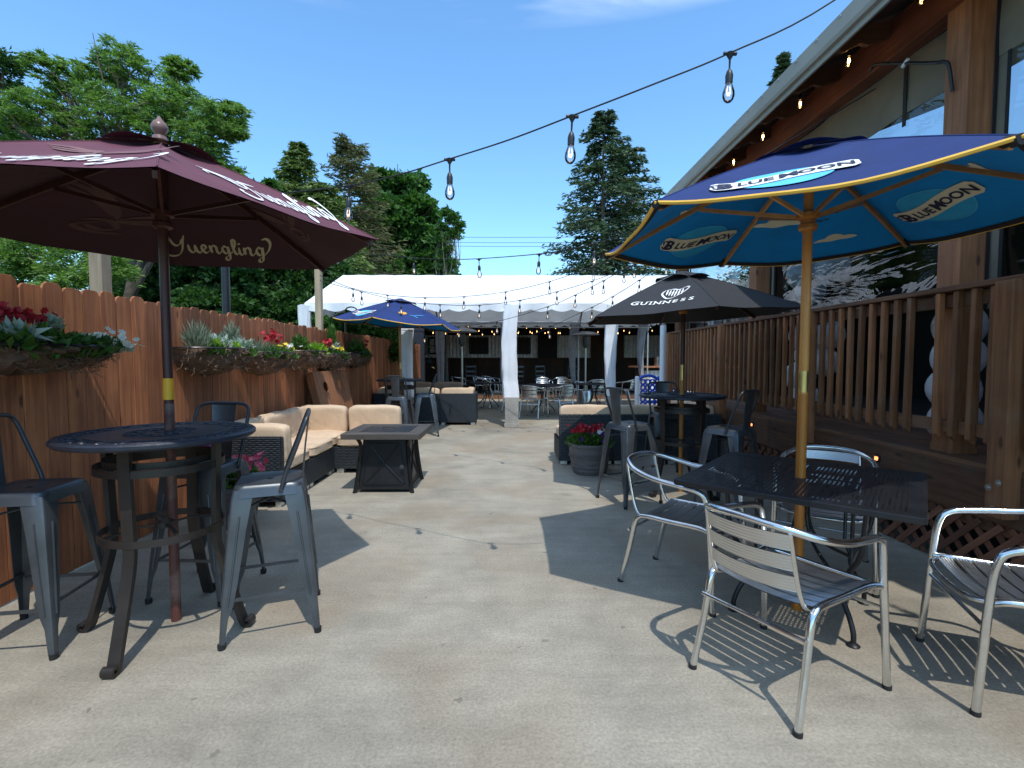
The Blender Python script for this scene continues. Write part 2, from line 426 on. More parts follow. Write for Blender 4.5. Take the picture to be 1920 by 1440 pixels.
def link_copy(o, name, parent, loc=None, rot=None, scale=None):
    c = bpy.data.objects.new(name, o.data); col.objects.link(c); c.parent = parent
    if loc is not None: c.location = loc
    if rot is not None: c.rotation_euler = rot
    if scale is not None: c.scale = scale
    for m in o.modifiers:
        if m.type == 'BEVEL':
            d = c.modifiers.new('bevel', 'BEVEL'); d.width = m.width; d.segments = m.segments; d.limit_method = 'ANGLE'; d.angle_limit = m.angle_limit
    return c
def npmesh(name, V, Fq, mat, parent=None, smooth=False):
    """V (n,3) float, Fq (m,k) int all same k"""
    me = bpy.data.meshes.new(name); n, k = Fq.shape
    me.vertices.add(len(V)); me.vertices.foreach_set('co', V.astype(np.float32).ravel())
    me.loops.add(n * k); me.loops.foreach_set('vertex_index', Fq.astype(np.int32).ravel())
    me.polygons.add(n); me.polygons.foreach_set('loop_start', np.arange(0, n * k, k, dtype=np.int32))
    me.polygons.foreach_set('loop_total', np.full(n, k, dtype=np.int32))
    me.update(calc_edges=True); me.validate()
    me.materials.append(mat)
    o = bpy.data.objects.new(name, me); col.objects.link(o)
    if parent is not None: o.parent = parent
    return o
def leaves(P, D, length, width, bend=.25, droop=0, rng=RNG):
    """leaf-shaped folded quads: P centres (n,3), D directions (n,3)"""
    n = len(P); D = D / (np.linalg.norm(D, axis=1, keepdims=True) + 1e-9)
    rnd = rng.normal(size=(n, 3)); S = np.cross(D, rnd); S /= (np.linalg.norm(S, axis=1, keepdims=True) + 1e-9)
    N = np.cross(S, D)
    L = length * rng.uniform(.6, 1.3, (n, 1)); W = width * rng.uniform(.6, 1.3, (n, 1))
    a = P - D * L * .5; b = P + D * L * .5 - N * L * bend
    l = P + S * W * .5 + N * W * .15; r = P - S * W * .5 + N * W * .15
    V = np.stack([a, l, b, r], 1).reshape(-1, 3)
    Fq = np.arange(n * 4).reshape(n, 4)
    return V, Fq
def merge(parts):
    Vs = []; Fs = []; b = 0
    for V, Q in parts: Vs.append(V); Fs.append(Q + b); b += len(V)
    return np.concatenate(Vs), np.concatenate(Fs)

# ------------------------------------------------------------------ lettering
_tc = {}
def text2d(s, offset=0.0, bold=0, shear=0.0, sub=.12):
    """outline lettering as triangles, size 1, centred on x, baseline 0"""
    key = (s, offset, shear)
    if key in _tc: return _tc[key]
    cu = bpy.data.curves.new('lettering', 'FONT'); cu.body = s; cu.offset = offset; cu.shear = shear; cu.resolution_u = 3
    o = bpy.data.objects.new('lettering', cu); col.objects.link(o)
    dg = bpy.context.evaluated_depsgraph_get(); me = bpy.data.meshes.new_from_object(o.evaluated_get(dg))
    bm = bmesh.new(); bm.from_mesh(me); bmesh.ops.triangulate(bm, faces=bm.faces[:])
    for _ in range(3):
        es = [e for e in bm.edges if e.calc_length() > sub]
        if not es: break
        bmesh.ops.subdivide_edges(bm, edges=es, cuts=1); bmesh.ops.triangulate(bm, faces=[f for f in bm.faces if len(f.verts) > 3])
    bm.verts.index_update()
    v = [(x.co.x, x.co.y) for x in bm.verts]; f = [tuple(q.index for q in p.verts) for p in bm.faces]
    bm.free(); bpy.data.objects.remove(o); bpy.data.curves.remove(cu); bpy.data.meshes.remove(me)
    xs = [p[0] for p in v]; cx = (min(xs) + max(xs)) / 2
    v = [(x - cx, y) for x, y in v]
    _tc[key] = (v, f); return v, f
def ribbon(strokes, w0, w1, pen=R(40), sub=7):
    v = []; f = []
    for st in strokes:
        P = cat([(x, y, 0) for x, y in st], sub); b = len(v)
        for i, p in enumerate(P):
            t = P[min(i + 1, len(P) - 1)] - P[max(i - 1, 0)]; L = math.hypot(t.x, t.y) or 1; tx, ty = t.x / L, t.y / L
            a = abs(math.sin(math.atan2(ty, tx) - pen)); w = (w0 + (w1 - w0) * a) / 2
            e = min(1, .35 + min(i, len(P) - 1 - i) / 4); w *= e
            v += [(p.x - ty * w, p.y + tx * w), (p.x + ty * w, p.y - tx * w)]
        for i in range(len(P) - 1): f.append((b + 2 * i, b + 2 * i + 1, b + 2 * i + 3, b + 2 * i + 2))
    return v, f
def poly2d(pts, cx=None, cy=None, rings=3):
    """filled shape as rings round its middle"""
    n = len(pts); cx = sum(p[0] for p in pts) / n if cx is None else cx; cy = sum(p[1] for p in pts) / n if cy is None else cy
    v = [(cx, cy)]; f = []
    for r in range(1, rings + 1): v += [(cx + (x - cx) * r / rings, cy + (y - cy) * r / rings) for x, y in pts]
    for j in range(n): f.append((0, 1 + j, 1 + (j + 1) % n))
    for r in range(rings - 1):
        for j in range(n):
            k = (j + 1) % n; f.append((1 + r * n + j, 1 + (r + 1) * n + j, 1 + (r + 1) * n + k, 1 + r * n + k))
    return v, f
def ellipse2d(a, b, n=36, rings=5): return poly2d([(a * math.cos(2 * PI * k / n), b * math.sin(2 * PI * k / n)) for k in range(n)], 0, 0, rings)
def outline2d(a, b, w, n=48):
    v = []; f = []
    for k in range(n):
        c, s = math.cos(2 * PI * k / n), math.sin(2 * PI * k / n); v += [(a * c, b * s), ((a - w) * c, (b - w) * s)]
    for k in range(n): j = (k + 1) % n; f.append((2 * k, 2 * k + 1, 2 * j + 1, 2 * j))
    return v, f
def xf(vf, sx=1, sy=1, rot=0, dx=0, dy=0, warp=None):
    v, f = vf; out = []
    for x, y in v:
        x *= sx; y *= sy
        if warp: x, y = warp(x, y)
        out.append((x * math.cos(rot) - y * math.sin(rot) + dx, x * math.sin(rot) + y * math.cos(rot) + dy))
    return out, f
def join2d(*a):
    v = []; f = []
    for vv, ff in a: b = len(v); v += vv; f += [tuple(b + i for i in q) for q in ff]
    return v, f
def stroke_sc(st, dx=0, dy=0): return [[(x + dx, y + dy) for x, y in s] for s in st]
def script_word():
    g = [[(5.3,.9),(5.0,1.0),(4.78,.5),(4.98,.02),(5.3,.3),(5.42,1.0),(5.36,.1),(5.2,-.75),(4.88,-.9),(4.85,-.55),(5.4,-.05),(5.85,.45)]]
    n = [[(3.5,.4),(3.66,1.0),(3.62,.5),(3.58,0)],[(3.62,.55),(3.95,1.0),(4.2,.8),(4.16,.2),(4.36,0),(4.75,.45)]]
    S = [[(-1.7,1.55),(-1.75,1.9),(-1.2,2.1),(-.5,1.95),(-.15,1.4),(.0,.9),(.3,.72),(.75,1.0),(1.1,1.6)],
         [(1.5,2.1),(1.15,1.4),(.7,.3),(.1,-.45),(-.7,-.7),(-1.3,-.45),(-1.25,-.05),(-.9,0)],
         [(1.5,1.0),(1.42,.3),(1.62,0),(1.95,.2),(2.15,1.0)],[(2.17,1.0),(2.15,.2),(2.4,0),(2.7,.35)],
         [(2.7,.35),(3.12,.6),(3.12,.95),(2.85,.95),(2.72,.45),(2.98,0),(3.5,.35)]] + n + g + \
        [[(5.85,.45),(6.3,1.5),(6.28,1.95),(6.05,1.85),(5.95,.6),(6.1,0),(6.5,.4)],[(6.55,1.0),(6.48,.2),(6.68,0),(7.0,.4)],[(6.62,1.38),(6.66,1.5),(6.7,1.38)]] + \
        stroke_sc(n, 3.42) + [[(8.75,.9),(8.45,1.0),(8.23,.5),(8.43,.02),(8.75,.3),(8.87,1.0),(8.81,.1),(8.62,-.75),(8.3,-.9),(8.3,-.55),(8.9,0),(9.5,.7),(9.75,1.5),(9.5,2.0),(9.0,1.95)]]
    v, f = ribbon(S, .07, .34)
    return [((x - 4.0 + .22 * y) / 11, y / 11) for x, y in v], f

# ------------------------------------------------------------------ umbrellas
def umbrella(name, label, cx, cy, rim, apex, tilt, rot, rad, top, under, pole, ribm, slider_z, hem=None, pole_r=.021, bands=(), prints=None, finial=None, sag=.10, droop=.02, lining=True, drop_corner=None):
    root = thing(name, label, 'umbrella', (cx, cy, 0))
    N = 6; A = Vector((-tilt[0] * .4, -tilt[1] * .4, apex))
    C = []
    for k in range(N):
        a = rot + k * PI / 3; dx, dy = rad * math.cos(a), rad * math.sin(a); C.append(Vector((dx, dy, rim + tilt[0] * dx + tilt[1] * dy)))
    if drop_corner:
        for k, dz in drop_corner: C[k].z += dz
    def S(k, s, t, off=0):
        e = 4 * s * (1 - s)
        tt = t * (1 - sag * e * t * t)
        m = C[k % N].lerp(C[(k + 1) % N], s)
        p = A.lerp(m, tt); nrm = (C[k % N] - A).cross(C[(k + 1) % N] - A).normalized()
        if nrm.z < 0: nrm = -nrm
        p.z -= droop * e * t ** 3; p.z += .07 * t * (1 - t) * 1.0 - .022 * e * math.sin(PI * min(1, t))
        p += nrm * (.006 * e * math.sin(9 * s + 5 * t + k * 2.1) * t)
        return p + nrm * off
    def place(k, x, y, inside, off):
        mid = (C[k % N] + C[(k + 1) % N]) / 2; L = (mid - A).length; W = (C[k % N] - C[(k + 1) % N]).length
        t = 1 - y / L                         # y measured up from the rim line
        if inside: x = -x
        return S(k, .5 + x / (W * max(t, .15)), t, -off if inside else off)
    ns, nt = 14, 16; t0 = .055
    rings_top = []
    mb = MB()
    for k in range(N):
        b = len(mb.v)
        for i in range(nt + 1):
            for j in range(ns + 1): mb.v.append(tuple(S(k, j / ns, t0 + (1 - t0) * i / nt)))
        for i in range(nt):
            for j in range(ns): q = b + i * (ns + 1) + j; mb.f.append((q, q + ns + 1, q + ns + 2, q + 1))
    mb.build('canopy', top, root, True)
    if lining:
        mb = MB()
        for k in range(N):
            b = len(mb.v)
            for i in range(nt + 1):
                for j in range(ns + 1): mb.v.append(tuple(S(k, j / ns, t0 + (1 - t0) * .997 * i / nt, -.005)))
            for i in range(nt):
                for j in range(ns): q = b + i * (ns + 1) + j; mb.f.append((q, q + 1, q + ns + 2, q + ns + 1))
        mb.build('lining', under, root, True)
    hp = []
    for k in range(N): hp += [S(k, j / ns, 1.0, -.003) for j in range(ns)]
    if hem:
        MB().tube(hp, .0085, 6, closed=True).build('piping', M[hem], root, True)
        mb = MB()
        for i in range(len(hp)): pass
        for k in range(N):
            b = len(mb.v)
            for j in range(ns + 1): mb.v += [tuple(S(k, j / ns, 1.0, -.010)), tuple(S(k, j / ns, .965, -.010))]
            for j in range(ns): q = b + 2 * j; mb.f.append((q, q + 1, q + 3, q + 2))
        mb.build('hem_band', M['blackhem'], root)
        for k in range(N):
            mb = MB(); q = C[k]; d = Vector((q.x, q.y, 0)).normalized()
            mb.tube([S(k, 0, .93, -.02), S(k, 0, .97, -.022), S(k, 0, 1.0, -.012) + d * .006], [.012, .022, .018], 8)
            mb.build('corner_pocket', M['blackhem'], root, True)
    for k in range(N): MB().tube([S(k, 0, t0 + (1 - t0) * q / 8, .001) for q in range(9)], .0032, 5).build('seam', top, root, True)
    # vent cap with a wavy free edge
    mb = MB(); nv = 12; tv = .25
    for k in range(N):
        b = len(mb.v)
        for i in range(6):
            for j in range(nv + 1):
                t = .02 + (tv - .02) * i / 5; e = math.sin(PI * j / nv)
                p = S(k, j / nv, t, .008 + .045 * (i / 5) ** 1.5 * e + .006 * i / 5); p.z += .004
                mb.v.append(tuple(p))
        for i in range(5):
            for j in range(nv): q = b + i * (nv + 1) + j; mb.f.append((q, q + nv + 1, q + nv + 2, q + 1))
    mb.build('vent_cap', top, root, True)
    # pole, hubs, ribs and struts
    prof = [(pole_r, 0.0), (pole_r, apex - .03)]
    MB().lathe(prof, 20).build('pole', pole, root, True)
    for (z0, z1, mm, rr) in bands:
        MB().lathe([(pole_r + rr, z0), (pole_r + rr, z1)], 20).build('pole_sleeve', M[mm], root, True)
    MB().lathe([(pole_r + .012, slider_z - .06), (pole_r + .022, slider_z - .05), (pole_r + .022, slider_z - .03), (pole_r + .012, slider_z - .025), (pole_r + .012, slider_z), (pole_r + .030, slider_z + .005), (pole_r + .030, slider_z + .03), (pole_r + .01, slider_z + .035)], 20).build('slider_hub', pole, root, True)
    MB().lathe([(pole_r + .004, apex - .10), (pole_r + .028, apex - .09), (pole_r + .028, apex - .055), (pole_r, apex - .05)], 20).build('crown_hub', pole, root, True)
    for k in range(N):
        path = [S(k, 0, t, -.030) for t in (.06, .25, .45, .65, .85, .985)]
        mb = MB(); mb.tube(path, 0, flat=(.008, .013)); mb.build('rib', ribm, root)
        d = Vector((C[k].x, C[k].y, 0)).normalized()
        a = Vector((0, 0, slider_z + .018)) + d * (pole_r + .024); b2 = S(k, 0, .50, -.045)
        MB().bar(a, b2, .013, .020).build('strut', ribm, root)
    if finial:
        MB().lathe([(.020, apex), (.034, apex + .012), (.030, apex + .03), (.018, apex + .036), (.024, apex + .045), (.036, apex + .062), (.038, apex + .08), (.028, apex + .098), (.014, apex + .112), (.006, apex + .128), (.0, apex + .132)], 20).build('finial', M[finial], root, True)
    for (pname, k, inside, vf, mat_, off, ang, x0, y0) in (prints or []):
        v, f = vf; mb = MB(); ca, sa = math.cos(ang), math.sin(ang)
        mb.v = [tuple(place(k, x * ca - y * sa + x0, x * sa + y * ca + y0, inside, off)) for x, y in v]; mb.f = f
        mb.build(pname, M[mat_], root)
    return root

def bluemoon_logo(k, inside, sc, ang, x0, y0, outline=True):
    """oval moon with a waving banner and two small-capital words"""
    o = .009 if inside else .006
    warp = lambda x, y: (x, y + .030 * math.sin(x * 8.5) * 1.0)
    ban = []
    n = 24
    for i in range(n + 1): x = -.27 + .54 * i / n; ban.append((x, -.045 - .012 * i / n))
    ban += [(.29, .0), (.275, .062)]
    for i in range(n + 1): x = .27 - .54 * i / n; ban.append((x, .062 - .012 * i / n))
    ban += [(-.295, .03), (-.30, -.02)]
    top = ban
    bv = []; bf = []
    m = 24
    for i in range(m + 1):
        x = -.29 + .58 * i / m; e = 1 if 0 < i < m else .6
        for j in range(4): bv.append((x, (-.058 + .116 * j / 3) * e))
    for i in range(m):
        for j in range(3): q = i * 4 + j; bf.append((q, q + 4, q + 5, q + 1))
    words = join2d(xf(text2d('B', .03), .125, .115, 0, -.225, -.045), xf(text2d('LUE', .025), .088, .080, 0, -.100, -.030),
                   xf(text2d('M', .03), .105, .100, 0, .028, -.036), xf(text2d('OON', .025), .088, .080, 0, .168, -.030),
                   xf(ribbon([[(-.27,-.02),(-.285,.01),(-.26,.02),(-.23,-.02),(-.25,-.045),(-.28,-.03)]], .006, .012)))
    out = []
    el_m = 'midblue_print' if inside else 'ltblue_print'
    if inside:
        out.append(('moon_outline', k, inside, xf(outline2d(.21, .16, .004), sc, sc), 'ltblue_print', o, ang, x0, y0))
        out.append(('moon_disc', k, inside, xf(ellipse2d(.205, .155), sc, sc), el_m, o - .002, ang, x0, y0))
    else:
        out.append(('moon_disc', k, inside, xf(ellipse2d(.20, .135), sc, sc), el_m, o, ang, x0, y0))
    out.append(('banner', k, inside, xf((bv, bf), sc, sc, warp=lambda x, y: (x, y + .034 * sc * math.sin(x / sc * 8.5))), 'cream_print' if inside else 'white_print', o + .003, ang, x0, y0))
    out.append(('brand_lettering', k, inside, xf(words, sc, sc, warp=lambda x, y: (x, y + .034 * sc * math.sin(x / sc * 8.5))), 'dark_print', o + .006, ang, x0, y0))
    return out
def cloud2d(s):
    pts = [(-.20,-.02),(-.15,.02),(-.10,.03),(-.06,.075),(0,.09),(.05,.07),(.08,.045),(.14,.04),(.20,.0),(.12,-.02),(.04,-.015),(-.05,-.03),(-.12,-.02)]
    return xf(poly2d([(p.x, p.y) for p in cat([(x, y, 0) for x, y in pts], 4, True)]), s, s)
def bird2d(s): return xf(ribbon([[(-.05,.015),(-.02,.018),(0,0),(.02,.02),(.05,.012)]], .004, .012), s, s)
def eagle2d(s):
    wing = [[(-.30,.16),(-.2,.17),(-.08,.12),(0,.03),(.03,-.05)],[(-.27,.13),(-.15,.12),(-.05,.06),(.02,-.03)],[(-.24,.10),(-.1,.06),(0,-.02)],
            [(.03,-.05),(.1,.0),(.2,.03),(.32,.03)],[(.03,-.06),(.15,-.02),(.30,.0)],[(.02,-.07),(.12,-.05),(.24,-.03)],
            [(-.10,-.10),(0,-.07),(.06,-.12),(.0,-.16),(-.08,-.14)],[(-.02,-.09),(-.12,-.16),(-.02,-.19),(.1,-.16)]]
    return xf(ribbon(wing, .012, .034), s, s)

# ------------------------------------------------------------------ furniture
def make_aluchair(name, label):
    t = thing(name, label, 'chair')
    a = M['alu']
    side = lambda s: [(s*.275,.275,0),(s*.268,.262,.20),(s*.262,.245,.43),(s*.262,.225,.60),(s*.268,.18,.655),(s*.275,.06,.672),(s*.270,-.08,.685),(s*.245,-.21,.715),(s*.17,-.295,.745),(s*.07,-.325,.757)]
    loop = side(1) + side(-1)[::-1]
    MB().tube(cat(loop, 5), .0155, 14).build('arm_frame', a, t, True)
    for s in (1, -1):
        MB().tube(cat([(s*.235,-.31,0),(s*.226,-.255,.22),(s*.222,-.22,.385),(s*.222,-.195,.425),(s*.222,-.15,.44),(s*.226,0,.44),(s*.236,.17,.445),(s*.258,.243,.44)], 5), .0150, 14).build('rear_leg', a, t, True)
        MB().tube(cat([(s*.205,-.06,.432),(s*.200,-.14,.425),(s*.195,-.205,.435),(s*.192,-.235,.475),(s*.188,-.262,.56),(s*.182,-.300,.735)], 5), .009, 10).build('back_upright', a, t, True)
    MB().tube([(-.228,-.262,.335),(.228,-.262,.335)], .008, 8).build('stretcher', a, t, True)
    MB().tube([(-.262,.252,.345),(.262,.252,.345)], .008, 8).build('stretcher', a, t, True)
    MB().tube(cat([(-.24,.20,.442),(-.20,.265,.428),(-.1,.285,.420),(0,.288,.418),(.1,.285,.420),(.20,.265,.428),(.24,.20,.442)], 4), .011, 10).build('front_rail', a, t, True)
    # slats with five ridges, one prototype each
    def slat(x0, x1, f, w, wdir, th=.004, nr=5):
        mb = MB(); n = 12; m = nr * 4
        for side_ in (0, 1):
            for i in range(n + 1):
                u = i / n; c = f(u)
                for j in range(m + 1):
                    q = -.5 + j / m; rid = .0011 * math.cos(2 * PI * nr * q)
                    mb.v.append(tuple(Vector(c) + Vector(wdir(u)) * (w * q) + Vector(nd(u)) * (rid + (th / 2 if side_ == 0 else -th / 2))))
            b = side_ * (n + 1) * (m + 1)
            for i in range(n):
                for j in range(m):
                    q = b + i * (m + 1) + j; mb.f.append((q, q + 1, q + m + 2, q + m + 1) if side_ == 0 else (q, q + m + 1, q + m + 2, q + 1))
        return mb
    for z in (.535, .618, .700):
        yb = -.262 - (z - .56) * .22
        fn = lambda u: ((-1 + 2 * u) * .190, yb - .050 * (1 - (2 * u - 1) ** 2), z)
        nd = lambda u: (0, 1, .2)
        slat(0, 1, fn, .062, lambda u: (0, -.2, 1), nr=5).build('back_slat', M['aluslat'], t, True)
    for i in range(7):
        y = -.17 + i * .0635; dz = 0 if i < 6 else -.004
        hw = .216 + .012 * i / 6
        fn = lambda u: ((-1 + 2 * u) * hw, y, .448 + dz - .022 * (1 - (2 * u - 1) ** 2) ** .8)
        nd = lambda u: (0, 0, 1)
        slat(0, 1, fn, .054, lambda u: (0, 1, 0), nr=5).build('seat_slat', M['aluslat'], t, True)
    for x, y in ((.275,.275),(-.275,.275),(.235,-.31),(-.235,-.31)):
        MB().lathe([(.0175,0),(.0175,.018)], 12, (x, y, 0)).build('foot_cap', M['rubber'], t)
    return t

def make_barstool(name, label):
    t = thing(name, label, 'bar stool')
    g = M['gun']
    def sq(a, r, z, n=8, cx=0, cy=0):
        out = []
        for q in range(4):
            for k in range(n):
                an = PI / 2 * q + PI / 2 * k / (n - 1); sx, sy = ((1,1),(-1,1),(-1,-1),(1,-1))[q]
                out.append((cx + sx * (a - r) + r * math.cos(an), cy + sy * (a - r) + r * math.sin(an), z))
        return out
    def rectloop(a, b, z, ref):
        out = []
        for (x, y, _) in ref:
            m = max(abs(x) / a, abs(y) / b); out.append((x / m, y / m, z))
        return out
    ref = sq(.155, .05, 0)
    rings = [sq(.170, .052, .705), sq(.160, .050, .742), sq(.155, .048, .758), sq(.147, .045, .763), sq(.125, .040, .758), sq(.10, .03, .7565), rectloop(.036, .014, .7565, sq(.1, .03, 0)), rectloop(.036, .014, .735, sq(.1, .03, 0))]
    mb = MB(); mb.loft(rings, True, False); mb.build('seat', g, t, True)
    mb = MB(); mb.loft([sq(.165, .05, .708), sq(.157, .048, .738)], True, False)
    for sx, sy in ((1,1),(-1,1),(-1,-1),(1,-1)):
        mb = MB(); rings = []
        for z, c, w in ((.742, .158, .100), (.70, .1675, .095), (.55, .181, .080), (.30, .203, .062), (.20, .212, .052), (.14, .217, .034), (.02, .225, .026)):
            th = .004; k = .012
            ring = [(c - w, c, z), (c - k, c, z), (c - k * .3, c - k * .3, z), (c, c - k, z), (c, c - w, z), (c - th, c - w, z), (c - th, c - k - th, z), (c - k * .3 - th, c - k * .3 - th, z), (c - k - th, c - th, z), (c - w, c - th, z)]
            r2 = [(sx * x, sy * y, zz) for x, y, zz in ring]
            if sx * sy < 0: r2 = r2[::-1]
            rings.append(r2)
        mb.loft(rings[::-1]); mb.build('leg', g, t, True)
        # pressed rib on the leg faces
        mb = MB()
        for fx in (0, 1):
            p = [(sx * (c - w * .55), sy * (c + .001), z) if fx else (sx * (c + .001), sy * (c - w * .55), z) for z, c, w in ((.62, .176, .085), (.40, .194, .068), (.20, .212, .052))]
            mb.tube(p, .005, 6)
        mb.build('leg_rib', g, t, True)
        MB().lathe([(.0, 0), (.017, 0), (.019, .026), (.0, .027)], 10, (sx * .213, sy * .213, 0)).build('foot_cap', M['rubber'], t, True)
    for (a, b) in (((-.20,.197,.245),(.20,.197,.245)), ((-.20,-.197,.245),(.20,-.197,.245)), ((.202,-.19,.225),(.202,.19,.225)), ((-.202,-.19,.225),(-.202,.19,.225))):
        MB().bar(a, b, .008, .016).build('footrest_bar', g, t)
    MB().tube([(-.165,-.165,.63),(0,0,.655),(.165,.165,.63)], .006, 6).build('cross_brace', g, t, True)
    MB().tube([(-.165,.165,.63),(0,0,.662),(.165,-.165,.63)], .006, 6).build('cross_brace', g, t, True)
    loop = [(-.163,-.055,.725),(-.168,-.075,.80),(-.170,-.125,.93),(-.168,-.165,1.04),(-.150,-.182,1.085),(-.10,-.188,1.100),(0,-.190,1.103),(.10,-.188,1.100),(.150,-.182,1.085),(.168,-.165,1.04),(.170,-.125,.93),(.168,-.075,.80),(.163,-.055,.725)]
    MB().tube(cat(loop, 5), .0105, 10).build('back_hoop', M['gun_back'], t, True)
    mb = MB(); rings = []
    for z, y, w in ((.745, -.150, .060), (.80, -.156, .062), (.93, -.168, .068), (1.04, -.182, .075), (1.098, -.190, .080)):
        rings.append([(-w, y, z), (-w * .8, y - .006, z), (w * .8, y - .006, z), (w, y, z), (w, y + .003, z), (w * .8, y - .003, z), (-w * .8, y - .003, z), (-w, y + .003, z)])
    mb.loft(rings); mb.build('back_splat', g, t, True)
    for s in (1, -1): MB().lathe([(.0, 0), (.011, 0), (.011, .006), (0, .007)], 10).build('bolt', M['gun_back'], t, True, loc=(s * .170, -.055, .728), rot=(0, s * PI / 2, 0))
    return t

def make_bartable(name, label):
    t = thing(name, label, 'table')
    R0 = .425; z = 1.015
    prof = [(.03, z - .012), (R0 - .055, z - .014), (R0 - .045, z - .030), (R0 - .012, z - .032), (R0, z - .022), (R0, z - .008), (R0 - .008, z), (R0 - .028, z + .001), (R0 - .036, z - .003), (.03, z - .003)]
    rings = [[(r * math.cos(2 * PI * k / 72), r * math.sin(2 * PI * k / 72), zz) for k in range(72)] for r, zz in prof + [prof[0]]]
    MB().loft(rings, True, False).build('tabletop', M['tabletop'], t, True)
    # cast relief: scrolls in a band at the rim and round the pole hole
    mb = MB()
    for band, n, rr in ((.335, 22, .026), (.365, 30, .014), (.085, 8, .024), (.125, 12, .018)):
        for k in range(n):
            a = 2 * PI * k / n; c = Vector((band * math.cos(a), band * math.sin(a), z - .0015))
            p = [c + Vector((math.cos(a + q) * rr * (1 - q / 7), math.sin(a + q) * rr * (1 - q / 7), 0)) for q in [i * .6 for i in range(9)]]
            mb.tube(p, .0035, 5)
    for rad in (.30, .388, .155): mb.tube([(rad * math.cos(2 * PI * k / 60), rad * math.sin(2 * PI * k / 60), z - .0015) for k in range(60)], .0025, 5, closed=True)
    mb.build('cast_scrollwork', M['tabletop'], t, True)
    mb = MB()
    for band, n, rr in ((.335, 22, .010), (.358, 44, .007), (.105, 12, .008), (.075, 8, .009)):
        for k in range(n):
            a = 2 * PI * (k + .5) / n; mb.lathe([(0, 0), (rr, 0.0008)], 7, (band * math.cos(a), band * math.sin(a), z - .0024))
    mb.build('pierced_holes', M['rubber'], t)
    br = M['bronze']
    for k in range(4):
        a = PI / 2 * k; d = Vector((math.cos(a), math.sin(a), 0)); P = lambda r, zz: d * r + Vector((0, 0, zz))
        path = [P(.20, z - .03), P(.245, z - .03), P(.262, z - .045), P(.265, z - .09), P(.262, .80), P(.255, .60), P(.252, .50), P(.262, .42), P(.300, .28), P(.345, .13), P(.375, .035), P(.392, .012), P(.410, .010), P(.420, .022), P(.418, .038), P(.405, .044), P(.395, .036)]
        pts = cat(path, 4); mb = MB(); rings = []
        side = Vector((-math.sin(a), math.cos(a), 0))
        for i, p in enumerate(pts):
            tg = (pts[min(i + 1, len(pts) - 1)] - pts[max(i - 1, 0)]).normalized(); nn = side.cross(tg)
            w = .026; h = .007 if i > len(pts) - 22 else .012
            rings.append([p + side * w + nn * h, p - side * w + nn * h, p - side * w - nn * h, p + side * w - nn * h])
        mb.loft(rings); mb.build('leg', br, t, False, .003)
    for zz, rr, hh in ((.855, .275, .018), (.53, .268, .017)):
        ring = [(rr * math.cos(2 * PI * k / 48), rr * math.sin(2 * PI * k / 48)) for k in range(48)]
        mb = MB()
        mb.loft([[(x, y, zz - hh) for x, y in ring], [(x, y, zz + hh) for x, y in ring], [(x * .975, y * .975, zz + hh) for x, y in ring], [(x * .975, y * .975, zz - hh) for x, y in ring], [(x, y, zz - hh) for x, y in ring]], True, False)
        mb.build('footrest_ring', br, t, True)
    rr = .235; zz = .885
    MB().tube([(rr * math.cos(2 * PI * k / 48), rr * math.sin(2 * PI * k / 48), zz) for k in range(48)], 0, closed=True, flat=(.004, .016)).build('upper_ring', br, t)
    MB().tube([(.038 * math.cos(2 * PI * k / 24), .038 * math.sin(2 * PI * k / 24), .545) for k in range(24)], 0, closed=True, flat=(.004, .012)).build('pole_ring', br, t)
    for k in range(4):
        a = PI / 4 + PI / 2 * k; d = Vector((math.cos(a), math.sin(a), 0))
        MB().tube(cat([d * .04 + Vector((0, 0, .545)), d * .12 + Vector((0, 0, .552)), d * .20 + Vector((0, 0, .535)), d * .262 + Vector((0, 0, .53))], 4), 0, flat=(.008, .004)).build('brace', br, t)
    return t

